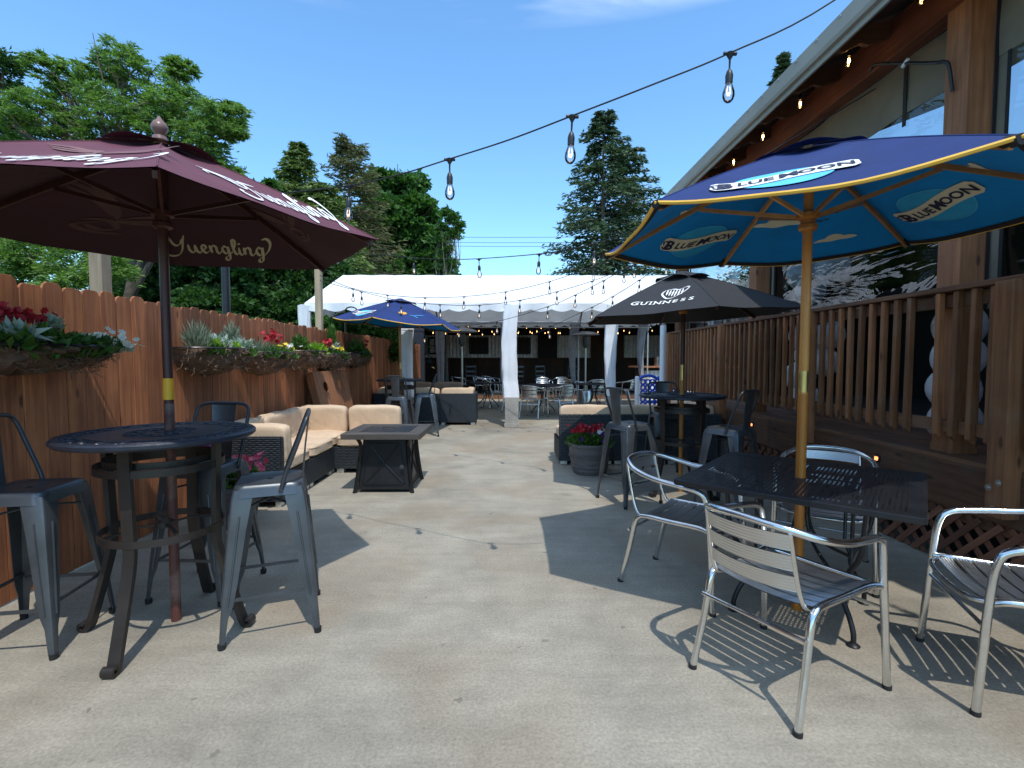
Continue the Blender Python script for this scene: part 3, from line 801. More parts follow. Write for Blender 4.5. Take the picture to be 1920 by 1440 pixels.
def make_patiotable(name, label, loc, rz):
    t = thing(name, label, 'table', loc, rz); z = .735; h = .515; m = M['mesh']
    fr = [(-h, -h), (h, -h), (h, h), (-h, h)]
    for i in range(4):
        a, b = fr[i], fr[(i + 1) % 4]
        MB().bar((a[0], a[1], z - .014), (b[0], b[1], z - .014), .024, .030).build('top_rail', M['black'], t, False, .004)
    # pierced sheet: a rounded hole in every cell, solid margins and centre
    n = 46; w = 2 * (h - .05) / n; mb = MB(); o = -h + .05
    def solid(i, j):
        x = abs(i - n / 2 + .5); y = abs(j - n / 2 + .5)
        return x < 1.5 or y < 1.5 or abs(x - 11.5) < .6 or abs(y - 11.5) < .6 or (x * x + y * y) < 14
    for i in range(n):
        for j in range(n):
            x, y = o + i * w, o + j * w
            if solid(i, j): mb.add([(x, y, z), (x + w, y, z), (x + w, y + w, z), (x, y + w, z)], [(0, 1, 2, 3)]); continue
            c = (x + w / 2, y + w / 2); q = w * .30
            inner = [(c[0] - q, c[1], z), (c[0], c[1] - q, z), (c[0] + q, c[1], z), (c[0], c[1] + q, z)]
            outer = [(x, y, z), (x + w, y, z), (x + w, y + w, z), (x, y + w, z)]
            mb.add(outer + inner, [(0, 5, 4), (0, 1, 5), (1, 6, 5), (1, 2, 6), (2, 7, 6), (2, 3, 7), (3, 4, 7), (3, 0, 4)])
    for a, b, c, d in ((-h, -h, h, o), (-h, -o, h, h), (-h, o, o, -o), (-o, o, h, -o)):
        mb.add([(a, b, z), (c, b, z), (c, d, z), (a, d, z)], [(0, 1, 2, 3)])
    mb.build('perforated_top', m, t)
    for k in range(4):
        a = PI / 4 + PI / 2 * k; d = Vector((math.cos(a), math.sin(a), 0)); sd = Vector((-d.y, d.x, 0))
        P = lambda r, zz, s=0: d * r + sd * s + Vector((0, 0, zz))
        MB().tube(cat([P(.44, z - .02), P(.435, .62), P(.41, .45), P(.35, .35), (P(.30, .27)), P(.31, .20), P(.36, .12), P(.385, .06), P(.387, .012)], 5), .0125, 10).build('leg', M['black'], t, True)
        MB().tube([P(.30, z - .02, .05), P(.298, .34, .05), P(.30, .27)], .009, 8).build('leg_rod', M['black'], t, True)
        MB().tube(cat([P(.10, z - .02), P(.055, .66), P(.036, .58), P(.036, .52), P(.07, .42), P(.16, .34), P(.30, .27)], 5), .009, 8).build('centre_rod', M['black'], t, True)
        MB().lathe([(0, 0), (.028, 0), (.030, .006), (.020, .014), (.012, .018)], 14, tuple(P(.387, 0))).build('foot', M['black'], t, True)
    MB().lathe([(.026, .53), (.037, .53), (.037, .575), (.026, .575)], 20).build('pole_collar', M['black'], t, True)
    return t

def cushion(w, d, h, name, mat, parent, loc, rot=(0, 0, 0), puff=.10, piping=False):
    mb = MB(); n = 9.0; k = 10; idx = {}
    bm = bmesh.new(); bmesh.ops.create_cube(bm, size=2); bmesh.ops.subdivide_edges(bm, edges=bm.edges[:], cuts=k, use_grid_fill=True)
    sx = loc[0] * 3.1 + loc[1] * 1.7 + loc[2]
    for v in bm.verts:
        x, y, z = v.co; s = (abs(x) ** n + abs(y) ** n + abs(z) ** n) ** (1 / n); x, y, z = x / s, y / s, z / s
        pf = 1 + puff * (1 - x * x) * (1 - y * y) * 2.0
        v.co = (x * w / 2 * (1 + .012 * math.sin(5 * y + sx)), y * d / 2 * (1 + .015 * math.sin(4 * x + sx * 2)), z * h / 2 * pf + .004 * math.sin(6 * x + sx) * math.cos(5 * y + sx))
    me = bpy.data.meshes.new(name); bm.to_mesh(me); bm.free(); me.materials.append(mat)
    me.polygons.foreach_set('use_smooth', [True] * len(me.polygons))
    o = bpy.data.objects.new(name, me); col.objects.link(o); o.parent = parent; o.location = loc; o.rotation_euler = rot
    if piping:
        def sup(a, b, z):
            pts = []
            for i in range(48):
                q = 2 * PI * i / 48; c, s_ = math.cos(q), math.sin(q); s2 = (abs(c) ** n + abs(s_) ** n) ** (1 / n); pts.append((c / s2 * a, s_ / s2 * b, z))
            return pts
        for zz in (h * .30, -h * .30): MB().tube(sup(w / 2 * .992, d / 2 * .992, zz), .0045, 6, closed=True).build('piping', M['cushion_piping'], o, True)
    return o
def wicker_panel(mb, back, o, u, v, w, h, nrm):
    o = Vector(o); u = Vector(u); v = Vector(v); nrm = Vector(nrm); pitch = .0185; du = .016
    rows = max(2, int(h / pitch)); cols = max(3, int(w / du)); 
    for r in range(rows):
        z = (r + .5) * h / rows; b = len(mb.v)
        for c in range(cols + 1):
            x = c * w / cols; a = .0035 * math.cos(PI * c / 2 + PI * r) + .005
            if c in (0, cols): a = .004
            for dz, aa in ((-.0072, .0), (0, .0022), (.0072, .0)): mb.v.append(tuple(o + u * x + v * (z + dz) + nrm * (a + aa)))
        for c in range(cols):
            for k in (0, 1): q = b + c * 3 + k; mb.f.append((q, q + 3, q + 4, q + 1))
    q = len(back.v); back.v += [tuple(o), tuple(o + u * w), tuple(o + u * w + v * h), tuple(o + v * h)]; back.f.append((q, q + 1, q + 2, q + 3))
def sofa_module(label, loc, rz, w=.70, d=.70, back=True, left=False, right=False, cm='cushion', group=None, hide=()):
    """faces +Y locally; back panel at -Y; wicker base, silver feet, cushions"""
    t = thing('wicker_sofa_module', label, 'sofa', loc, rz, group)
    W = MB(); B = MB(); th = .055; zb = .055; zs = .315; zt = .655
    x0, x1, y0, y1 = -w / 2, w / 2, -d / 2, d / 2
    def slab(ax0, ay0, ax1, ay1, z0, z1):
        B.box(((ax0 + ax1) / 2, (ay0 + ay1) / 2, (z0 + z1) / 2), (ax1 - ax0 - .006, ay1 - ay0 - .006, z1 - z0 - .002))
        L = ax1 - ax0; D = ay1 - ay0; H = z1 - z0
        wicker_panel(W, B, (ax0, ay0, z0), (1, 0, 0), (0, 0, 1), L, H, (0, -1, 0))
        wicker_panel(W, B, (ax1, ay1, z0), (-1, 0, 0), (0, 0, 1), L, H, (0, 1, 0))
        wicker_panel(W, B, (ax0, ay1, z0), (0, -1, 0), (0, 0, 1), D, H, (-1, 0, 0))
        wicker_panel(W, B, (ax1, ay0, z0), (0, 1, 0), (0, 0, 1), D, H, (1, 0, 0))
        if z1 > .5 : wicker_panel(W, B, (ax0, ay0, z1), (1, 0, 0), (0, 1, 0), L, D, (0, 0, 1))
    slab(x0, y0, x1, y1, zb, zs)
    cx0, cx1, cy0, cy1 = x0 + .01, x1 - .01, y0 + .01, y1 + .02
    if back: slab(x0, y0, x1, y0 + th, zs, zt); cy0 = y0 + th
    if left: slab(x0, y0 + (th if back else 0), x0 + th, y1, zs, zt); cx0 = x0 + th
    if right: slab(x1 - th, y0 + (th if back else 0), x1, y1, zs, zt); cx1 = x1 - th
    fr = W.build('wicker_frame', M['wicker'], t, False); B.build('frame_core', M['wickerback'], t)
    for sx in (-1, 1):
        for sy in (-1, 1): MB().box((sx * (w / 2 - .06), sy * (d / 2 - .045), .028), (.085, .05, .052)).build('foot', M['silver'], t, False, .004)
    mc = M[cm]
    cushion(cx1 - cx0, cy1 - cy0, .125, 'seat_cushion', mc, t, ((cx0 + cx1) / 2, (cy0 + cy1) / 2, zs + .068), puff=.12, piping=True)
    if back: cushion(cx1 - cx0 - .01, .15, .38, 'back_cushion', mc, t, ((cx0 + cx1) / 2, cy0 + .085, .575), (R(-7), 0, 0), puff=.03)
    if left: cushion(.15, cy1 - cy0 - (.17 if back else 0), .36, 'side_cushion', mc, t, (cx0 + .085, (cy0 + cy1) / 2 + (.085 if back else 0), .575), (0, R(-6), 0), puff=.05)
    if right: cushion(.15, cy1 - cy0 - (.17 if back else 0), .36, 'side_cushion', mc, t, (cx1 - .085, (cy0 + cy1) / 2 + (.085 if back else 0), .575), (0, R(6), 0), puff=.05)
    return t

def make_firetable(loc):
    t = thing('fire_pit_table', 'square fire pit table with dark plank rim and black body before the beige sofa', 'fire pit table', loc)
    z = .625; h = .40; wn_ = .135
    # plank rim: mitred boards
    for k in range(4):
        a = PI / 2 * k; m = Matrix.Rotation(a, 4, 'Z'); mb = MB(); g = .0015
        i = h - wn_
        for z0, z1 in ((z - .055, z),):
            vs = [(-h + g, -h, z0), (h - g, -h, z0), (i - g, -i, z0), (-i + g, -i, z0), (-h + g, -h, z1), (h - g, -h, z1), (i - g, -i, z1), (-i + g, -i, z1)]
            mb.add(vs, [(0, 3, 2, 1), (4, 5, 6, 7), (0, 1, 5, 4), (1, 2, 6, 5), (2, 3, 7, 6), (3, 0, 4, 7)])
        mb.build('rim_board', M['firetop'], t, False, .002, rot=(0, 0, a))
    MB().box((0, 0, z - .006), (2 * (h - wn_) - .006, 2 * (h - wn_) - .006, .012)).build('burner_lid', M['lid'], t, False, .002)
    MB().tube(cat([(-.07, 0, z), (-.055, 0, z + .014), (0, 0, z + .018), (.055, 0, z + .014), (.07, 0, z)], 4), .004, 6).build('lid_handle', M['black'], t, True)
    tp, bt = .235, .285
    def side(z): return tp + (bt - tp) * max(0, 1 - z / .56) ** 1.3
    for k in range(4):
        m = Matrix.Rotation(PI / 2 * k, 4, 'Z'); mb = MB()
        zs = [.05, .20, .36, .56]; rings = []
        mb.add([(-side(q) + .02, -side(q) + .012, q) for q in zs] + [(side(q) - .02, -side(q) + .012, q) for q in zs], [(i, i + 4, i + 5, i + 1) for i in range(3)], m)
        mb.build('side_panel', M['black'], t)
        mb = MB()
        def Pt(x, q, o=.004): s = side(q); return m @ Vector((x * (s - .055), -s + .010 - o, q))
        frm = [Pt(-1, .10), Pt(-.9, .47), Pt(-.8, .50), Pt(.8, .50), Pt(.9, .47), Pt(1, .10), Pt(.93, .085), Pt(-.93, .085)]
        mb.tube(frm, .006, 6, closed=True)
        mb.tube([Pt(-.85, .11), Pt(0, .30), Pt(.75, .48)], .008, 6); mb.tube([Pt(.85, .11), Pt(0, .30), Pt(-.75, .48)], .008, 6)
        mb.build('embossed_cross', M['black'], t, True)
        path = [m @ Vector((-(side(q) + .004 + c), -(side(q) + .004 + c), q)) for q, c in ((.575, .045), (.54, .018), (.48, .0), (.35, -.002), (.18, .0), (.04, .004), (0, .01))]
        mb = MB(); mb.tube(cat(path, 4), 0, flat=(.015, .015)); mb.build('leg', M['black'], t)
        MB().bar(m @ Vector((-bt, -bt + .01, .045)), m @ Vector((bt, -bt + .01, .045)), .012, .022).build('bottom_rail', M['black'], t)
    MB().lathe([(0, 0), (.008, 0), (.008, .018), (.022, .02), (.022, .034), (0, .037)], 14).build('door_knob', M['gun'], t, True, loc=(.19, -.262, .27), rot=(PI / 2, 0, 0))
    for y in (-.08, .05): MB().lathe([(0, 0), (.009, 0), (.009, .02), (.024, .022), (.022, .042), (0, .045)], 14).build('gas_knob', M['black'], t, True, loc=(.236, y, .52), rot=(0, PI / 2, 0))
    return t

def heater(label, loc, group):
    t = thing('patio_heater', label, 'patio heater', loc, 0, group); s = M['stainless']
    MB().lathe([(0, 0), (.23, 0), (.23, .03), (.19, .05), (.19, .40), (.17, .44), (.05, .47), (0, .47)], 32).build('tank_base', s, t, True)
    MB().lathe([(.03, .46), (.03, 1.72)], 16).build('post', s, t, True)
    MB().lathe([(.03, 1.70), (.075, 1.76), (.09, 1.80), (.09, 2.02), (.11, 2.04), (.05, 2.06)], 20).build('burner', M['gun'], t, True)
    MB().lathe([(.42, 2.09), (.40, 2.12), (.28, 2.17), (.10, 2.20), (0, 2.205)], 36).build('reflector_dome', s, t, True)
    return t

# ================================================================== SETTING
g = MB(); g.add([(-900, -300, -.06), (900, -300, -.06), (900, 1500, -.06), (-900, 1500, -.06)], [(0, 1, 2, 3)])
tag(g.build('ground', M['ground']), 'grassy ground reaching beyond the patio', None, None, 'structure')
patio = tag(empty('patio'), 'grey concrete patio slabs with straight control joints', None, None, 'structure')
MB().box((1.0, 6.6, -.045), (7.9, 21.3, .02)).build('joint_filler', M['joint'], patio)
for y0, y1 in ((-4, 4.81), (4.81, 7.86), (7.86, 10.9), (10.9, 13.95), (13.95, 17.25)):
    MB().box((1.0, (y0 + y1) / 2, -.02), (8.0, y1 - y0 - .007, .04)).build('concrete_slab', M['concrete'], patio, False, .003)

# ---- board fence on the left
fence = thing('board_fence', 'tall reddish brown dog-ear board fence along the left side', 'fence', (-2.83, 0, 0))
protos = []
for v in range(5):
    mb = MB(); w = .139; t = .016; hh = 1.83 + (v - 2) * .007; c = .022 + .003 * v
    out = [(-w/2, 0), (w/2, 0), (w/2, hh - c * 1.2), (w/2 - c * .35, hh - c * .45), (w/2 - c, hh), (-w/2 + c, hh), (-w/2 + c * .35, hh - c * .45), (-w/2, hh - c * 1.2)]
    mb.loft([[(0, y, z) for y, z in out], [(t, y, z) for y, z in out]]); protos.append(mb)
pm = []; y = -1.0; i = 0
while y < 16.2:
    v = random.randrange(5)
    loc = (random.uniform(-.003, .003), y, .008 + random.uniform(-.006, .006)); rot = (random.uniform(-.004, .004), 0, random.uniform(-.02, .02))
    ex = [p for p in pm if p[0] == v]
    if not ex:
        o = protos[v].build('picket', M['fence'], fence, False, .002, loc, rot); pm.append((v, o))
    else: link_copy(ex[0][1], 'picket', fence, loc, rot)
    y += .1425 + random.uniform(-.001, .0025); i += 1
for z in (.35, 1.0, 1.6): MB().box((-.022, 7.6, z), (.038, 17.4, .089)).build('fence_rail', M['fence_rail'], fence)
for y in np.arange(-.9, 16.3, 2.42): MB().box((-.09, y, .9), (.089, .089, 1.8)).build('fence_post', M['post'], fence)

post_a = tag(MB().box((0, 0, 1.4), (.095, .095, 2.8)).build('timber_post', M['post'], None, False, .005, (-3.02, 3.78, -.03)), 'pale timber light post rising behind the fence under the maroon umbrella', 'post', 'timber posts carrying the string lights')
post_b = tag(MB().box((0, 0, 1.62), (.095, .095, 3.24)).build('timber_post', M['post'], None, False, .005, (-2.97, 7.98, -.03)), 'pale timber light post behind the fence beside the left corner of the white tent', 'post', 'timber posts carrying the string lights')
tag(MB().lathe([(.055, 0), (.055, 3.1), (.03, 3.12), (0, 3.12)], 20).build('steel_pole', M['black'], None, True, 0, (-4.05, 7.3, -.05)), 'round black steel pole standing behind the fence before the dark trees', 'pole')
lp = thing('barn_lamp', 'black gooseneck barn lamp peeking over the fence beside the blue umbrella', 'lamp', (-2.97, 9.25, 0))
MB().lathe([(.02, 0), (.02, 2.12)], 10).build('upright', M['black'], lp, True)
MB().tube(cat([(0, 0, 2.1), (.01, 0, 2.28), (.10, 0, 2.33), (.20, 0, 2.30), (.23, 0, 2.22)], 5), .012, 8).build('arm', M['black'], lp, True)
MB().lathe([(.03, .10), (.05, .07), (.09, .04), (.17, 0), (.165, 0), (.08, .035)], 20, (.23, 0, 2.10)).build('shade', M['black'], lp, True)

# ---- deck and railing on the right
DX = 2.95
deck = thing('timber_deck', 'raised dark brown timber deck with rim board along the right side', 'deck', (DX, 0, 0))
for y0, y1 in ((-2, 2.2), (2.2, 5.6), (5.6, 9.1)):
    MB().box((.02, (y0 + y1) / 2, .545), (.045, y1 - y0 - .004, .31)).build('rim_board', M['deckwood_y'], deck, False, .004)
    MB().box((.055, (y0 + y1) / 2, .36), (.04, y1 - y0 - .004, .10)).build('lower_board', M['deckwood_y'], deck, False, .004)
for k in range(11):
    MB().box((.07 + .145 * k, 3.55, .715), (.138, 11.1, .03)).build('floor_board', M['deckwood_y'], deck, False, .003)
MB().box((3.9, 3.55, .70), (4.4, 11.1, .03)).build('floor', M['inside'], deck)
for y in (2.55, 4.9, 7.2): MB().box((.04, y, .19), (.10, .13, .37)).build('support_post', M['deckwood'], deck, False, .004)
MB().box((.25, 3.5, .17), (.02, 11, .40)).build('skirt_backing', M['inside'], deck)
lat = thing('lattice_skirt', 'reddish diagonal lattice skirting under the timber deck', 'lattice', (DX + .02, 0, 0))
L0 = .52; ml = [None, None]; step = .138
for s in (0, 1):
    y = .9
    while y < 9.0:
        ang = R(45) if s == 0 else R(-45); loc = (-.006 if s == 0 else .006, y, .19)
        if ml[s] is None: ml[s] = MB().box((0, 0, 0), (.007, .040, L0)).build('lattice_slat', M['lattice'], lat, False, 0, loc, (ang, 0, 0))
        else: link_copy(ml[s], 'lattice_slat', lat, loc, (ang, 0, 0))
        y += step
rail = thing('deck_railing', 'brown timber railing of square balusters along the raised deck', 'railing', (DX, 0, 0))
MB().box((.03, 3.9, 1.842), (.16, 10.5, .036)).build('top_rail', M['deckwood_y'], rail, False, .006)
MB().box((.02, 3.9, 1.765), (.036, 10.5, .085)).build('upper_rail', M['deckwood_y'], rail, False, .003)
MB().box((.02, 3.9, .93), (.036, 10.5, .085)).build('lower_rail', M['deckwood_y'], rail, False, .003)
bb = MB(); q = .019
bb.loft([[(-q, -q, -.43), (q, -q, -.46), (q, q, -.46), (-q, q, -.43)], [(-q, -q, .52), (q, -q, .52), (q, q, .52), (-q, q, .52)]])
bal = None; y = .6
while y < 8.95:
    loc = (-.02, y, 1.30); rot = (random.uniform(-.008, .008), random.uniform(-.008, .008), random.uniform(-.06, .06))
    if min(abs(y - p) for p in (2.87, 4.80, 6.75, 8.95, 3.47)) > .09:
        if bal is None: bal = bb.build('baluster', M['deckwood'], rail, False, .003, loc, rot)
        else: link_copy(bal, 'baluster', rail, loc, rot)
    y += .126
MB().box((-.03, 2.87, 1.14), (.135, .115, 1.38)).build('rail_post', M['deckwood'], rail, False, .006)
for y in (4.80, 6.75, 8.95): MB().box((-.045, y, 1.20), (.10, .10, 1.26)).build('rail_post', M['deckwood'], rail, False, .005)
for y, z in ((2.905, .62), (2.845, .66), (2.87, .50)):
    MB().lathe([(0, 0), (.020, 0), (.020, .004), (.010, .005), (.010, .011), (0, .012)], 12).build('bolt', M['stainless'], rail, True, loc=(-.0975, y, z), rot=(0, -PI / 2, 0))
for j, (y, lab) in enumerate(((3.92, 'small round step light glowing orange on the deck rim behind the black mesh table'), (5.95, 'small round step light glowing orange on the deck rim beside the far bar stools'))):
    sl = thing('step_light', lab, 'light', (DX - .003, y, .595), 0, 'step lights on the deck rim')
    MB().lathe([(.034, 0), (.034, .012), (.028, .016), (.026, .004)], 20).build('bezel', M['bronze'], sl, True, rot=(0, -PI / 2, 0))
    MB().box((-.008, 0, -.006), (.010, .038, .030)).build('lens', M['steplight'], sl, False, .004)

# ---- building on the right
bld = thing('tavern_building', 'rustic open timber building with metal roof rising over the right side deck', 'building', (3.14, 0, 0))
cy = [3.47, 6.25, 9.03]
for y in cy:
    MB().box((0, y, 2.24), (.18, .18, 3.06)).build('column', M['column'], bld, False, .008)
    MB().bar((0, y + .10, 3.45), (0, y + .42, 3.80), .10, .10).build('knee_brace', M['column'], bld, False, .005) if y > 5 else None
MB().box((.02, 5.15, 3.95), (.14, 8.5, .30)).build('header_beam', M['beam'], bld, False, .008)
sl_ = math.tan(R(21))
for y in np.arange(1.1, 9.4, .61):
    a = Vector((-.62, y, 3.93)); b = Vector((3.2, y, 3.93 + 3.82 * sl_)); mb = MB(); w = .02
    prof = [(-.56, -.00), (-.56, -.06), (-.50, -.11), (-.42, -.14), (-.30, -.12), (-.22, -.165), (3.2, -.165), (3.2, 0)]
    mb.loft([[(x, y - w, 3.94 + (x + .56) * sl_ + z) for x, z in prof], [(x, y + w, 3.94 + (x + .56) * sl_ + z) for x, z in prof]])
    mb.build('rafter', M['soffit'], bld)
def roofz(x): return 3.955 + (x + .56) * sl_
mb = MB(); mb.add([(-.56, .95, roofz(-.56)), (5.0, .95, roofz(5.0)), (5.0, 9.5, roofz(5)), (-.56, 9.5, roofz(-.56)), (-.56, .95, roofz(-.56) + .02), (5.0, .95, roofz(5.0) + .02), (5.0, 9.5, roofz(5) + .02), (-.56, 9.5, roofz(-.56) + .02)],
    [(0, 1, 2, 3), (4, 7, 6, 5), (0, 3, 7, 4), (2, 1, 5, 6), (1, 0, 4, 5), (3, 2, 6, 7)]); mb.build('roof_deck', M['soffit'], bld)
for k, y in enumerate(np.arange(1.0, 9.5, .29)):
    mb = MB(); mb.add([(-.62, y - .02, roofz(-.62) + .03), (5, y - .02, roofz(5) + .03), (5, y + .02, roofz(5) + .03), (-.62, y + .02, roofz(-.62) + .03), (-.62, y, roofz(-.62) + .055), (5, y, roofz(5) + .055)], [(0, 1, 5, 4), (3, 4, 5, 2), (0, 4, 3), (1, 2, 5)])
    mb.build('roof_seam', M['roofmetal'], bld)
MB().box((-.565, 5.225, 3.86), (.02, 8.55, .15)).build('fascia', M['fascia'], bld, False, .003)
mb = MB(); mb.loft([[(x, yy, z) for x, z in ((-.577, 3.985), (-.582, 3.86), (-.60, 3.86), (-.606, 3.88), (-.603, 3.985), (-.606, 4.0), (-.615, 3.995), (-.617, 3.865), (-.606, 3.835), (-.577, 3.83))] for yy in (.95, 9.5)]); mb.build('gutter', M['fascia'], bld)
MB().box((4.3, 3.65, 2.6), (.1, 11.9, 3.9)).build('inner_wall', M['inside'], bld)
MB().box((2.2, 1.0, 2.6), (4.1, .1, 3.9)).build('end_wall', M['inside'], bld)
MB().box((2.9, 9.45, 2.6), (2.8, .1, 3.9)).build('end_wall', M['inside'], bld)
MB().lathe([(.055, .7), (.055, 2.0)], 14).build('downspout', M['plasticwhite'], bld, True, loc=(-.26, 9.25, 0))
MB().tube(cat([(-.26, 9.25, 2.0), (-.25, 9.22, 2.12), (-.16, 9.15, 2.2), (-.08, 9.12, 2.22)], 5), .045, 10).build('downspout_bend', M['fascia'], bld, True)
def curtain(label, y0, y1, zt, zmid, zb, strap=None):
    t = thing('vinyl_curtain', label, 'curtain', (3.235, 0, 0), 0, 'roll-down curtains of the building')
    def sheet(a, b, c, d, x, wav, nm, m, ny=30, nz=16):
        mb = MB()
        for i in range(ny + 1):
            for j in range(nz + 1):
                y = a + (b - a) * i / ny; z = c + (d - c) * j / nz
                mb.v.append((x + wav * math.sin(y * 7.3 + z * 1.7) + wav * .6 * math.sin(z * 9.1 + y * 3), y, z))
        for i in range(ny):
            for j in range(nz): q = i * (nz + 1) + j; mb.f.append((q, q + 1, q + nz + 2, q + nz + 1))
        return mb.build(nm, m, t, True)
    sheet(y0, y1, zmid, zt, 0, .012, 'canvas_panel', M['canvas'])
    sheet(y0 + .09, y1 - .09, zb, zmid + .012, .004, .010, 'clear_window', M['vinyl'])
    for a, b in ((y0, y0 + .09), (y1 - .09, y1)): sheet(a, b, zb, zmid, 0, .004, 'canvas_border', M['canvas'], 2, 8)
    for a in (y0 + .095, y1 - .095): MB().box((-.014, a, (zb + zmid) / 2), (.006, .022, zmid - zb)).build('webbing', M['zip'], t)
    for a in (y0 + .01, y1 - .01): MB().box((-.016, a, (zb + zt) / 2), (.008, .018, zt - zb)).build('webbing', M['zip'], t)
    if strap: MB().box((-.022, strap, zt - .29), (.006, .035, .50)).build('hanging_strap', M['zip'], t)
curtain('khaki curtain with clear window in the bay nearest the camera at the right edge', 1.1, 3.37, 3.80, 3.36, 1.72)
curtain('khaki curtain with wide clear window and black strap behind the large blue umbrella', 3.57, 6.15, 3.80, 3.36, 1.72, 4.12)
curtain('khaki curtain with clear window in the far bay above the black umbrella', 6.35, 8.93, 3.80, 3.36, 1.72, 6.75)
br_ = thing('pipe_bracket', 'bent black pipe bracket fixed high on the timber column by the khaki curtain', 'bracket', (3.0, 0, 0))
MB().tube(cat([(.03, 4.28, 3.78), (-.01, 4.20, 3.76), (-.02, 4.10, 3.74), (-.02, 3.60, 3.46), (-.01, 3.50, 3.41), (.0, 3.47, 3.36), (.03, 3.47, 3.20)], 5), .012, 8).build('pipe', M['black'], br_, True)
MB().lathe([(.014, -.03), (.014, .03)], 10).build('tape_band', M['plasticwhite'], br_, True, loc=(-.02, 3.83, 3.59), rot=(R(60), 0, 0))
def balloons(label, x, y, zs, sd):
    t = thing('balloon_column', label, 'balloons', (x, y, .73), 0, 'white balloon columns on the deck'); rr = random.Random(sd)
    for z, r, dx, dy in zs:
        prof = [(0, -1.18 * r), (.10 * r, -1.2 * r), (.05 * r, -1.1 * r)] + [(r * math.sin(a) * (1 if a < PI/2 else 1), -math.cos(a) * r * (1.12 if a < PI/2 else 1)) for a in [PI * (k + .4) / 12 for k in range(12)]] + [(0, r)]
        MB().lathe([(a_ * 1.15, b_ * 1.15) for a_, b_ in prof], 20).build('balloon', M['balloon'], t, True, loc=(dx - .12, dy, z - .73), rot=(rr.uniform(-.4, .4), rr.uniform(-.4, .4), 0))
balloons('white balloon column behind the balusters left of the blue umbrella pole', 3.62, 5.85, [(.92, .15, 0, 0), (1.18, .15, -.03, .05), (1.43, .14, .02, -.05), (1.66, .15, -.02, -.02), (1.66, .13, .10, -.28), (1.35, .13, .08, -.25), (2.38, .17, 0, .05), (2.42, .15, .1, -.28), (2.2, .14, .1, .1)], 1)
balloons('tall white balloon column behind the nearest deck post', 3.62, 3.86, [(.90, .15, 0, 0), (1.15, .15, .0, .03), (1.40, .15, -.01, -.02), (1.64, .15, .02, .02), (1.85, .14, 0, 0)], 2)
balloons('white balloon cluster behind the balusters at the right edge', 3.70, 3.42, [(.98, .15, 0, 0), (1.25, .15, .02, .04), (1.5, .14, -.02, 0)], 3)

# ================================================================== TENT
TX = [-4.07, -2.02, .06, 2.13, 4.2]; TF, TB, TR = 10.15, 15.0, 12.58; EH, RH = 2.50, 3.46
tent = thing('party_tent', 'long white party tent with scalloped valance spanning the far end of the patio', 'tent', (0, 0, 0))
def roofpanel(y0, z0, y1, z1, nm):
    mb = MB(); nx, ny = 64, 10
    for j in range(ny + 1):
        for i in range(nx + 1):
            x = TX[0] + (TX[-1] - TX[0]) * i / nx; t = j / ny; fr = (x - TX[0]) / (TX[-1] - TX[0]) * 4; e = abs(math.sin(PI * fr))
            mb.v.append((x, y0 + (y1 - y0) * t, z0 + (z1 - z0) * t - .035 * e * math.sin(PI * t) + .006 * math.sin(11 * x + 4 * t)))
    for j in range(ny):
        for i in range(nx): q = j * (nx + 1) + i; mb.f.append((q, q + 1, q + nx + 2, q + nx + 1))
    return mb.build(nm, M['tent'], tent, True)
roofpanel(TF, EH, TR, RH, 'front_roof_panel'); roofpanel(TB, EH, TR, RH, 'rear_roof_panel')
def valance(p0, p1, n, name, h=.12, top=0.0, solid=True):
    mb = MB(); p0 = Vector(p0); p1 = Vector(p1); N = n * 8; d = (p1 - p0).normalized(); side = Vector((d.y, -d.x, 0))
    for i in range(N + 1):
        t = i / N; c = abs(math.sin(PI * t * n)); off = side * (.010 * math.sin(t * n * 2.7) + .004)
        p = p0.lerp(p1, t)
        for k in range(4): mb.v.append(tuple(p + off * (k / 3) * 2 - Vector((0, 0, (h + .05 * c) * k / 3))))
    for i in range(N):
        for k in range(3): q = i * 4 + k; mb.f.append((q, q + 1, q + 5, q + 4))
    return mb.build(name, M['tent'], tent, True)
valance((TX[0], TF - .004, EH), (TX[-1], TF - .004, EH), 20, 'front_valance')
valance((TX[-1], TB + .004, EH), (TX[0], TB + .004, EH), 20, 'rear_valance')
for x in (TX[0] - .004, TX[-1] + .004):
    valance((x, TB, EH), (x, TF, EH), 12, 'side_valance') if x < 0 else valance((x, TF, EH), (x, TB, EH), 12, 'side_valance')
    mb = MB(); mb.add([(x, TF, EH), (x, TR, RH), (x, TB, EH)], [(0, 1, 2)]); mb.build('gable_panel', M['tent'], tent)
for x in TX:
    for y in (TF, TB): MB().lathe([(.022, 0 if y == TB else 0), (.022, EH)], 12, (x, y + (.04 if y == TF else -.04), 0)).build('leg', M['tentframe'], tent, True)
    MB().tube([(x, TF + .04, EH - .03), (x, TR, RH - .05), (x, TB - .04, EH - .03)], .018, 8).build('rafter_tube', M['tentframe'], tent, True)
    MB().tube([(x, TF + .04, 2.15), (x, TF + .75, 2.74)], .014, 8).build('brace', M['black'], tent, True)
    MB().tube([(x, TB - .04, 2.15), (x, TB - .75, 2.74)], .014, 8).build('brace', M['black'], tent, True)
for y in (TF + .05, TB - .05): MB().tube([(TX[0], y, EH - .05), (TX[-1], y, EH - .05)], .018, 8).build('eave_tube', M['tentframe'], tent, True)
MB().tube([(TX[0], TR, RH - .05), (TX[-1], TR, RH - .05)], .018, 8).build('ridge_tube', M['tentframe'], tent, True)
MB().tube([(TX[0], TB - .35, 2.30), (TX[-1], TB - .35, 2.30)], .014, 8).build('tie_tube', M['tentframe'], tent, True)
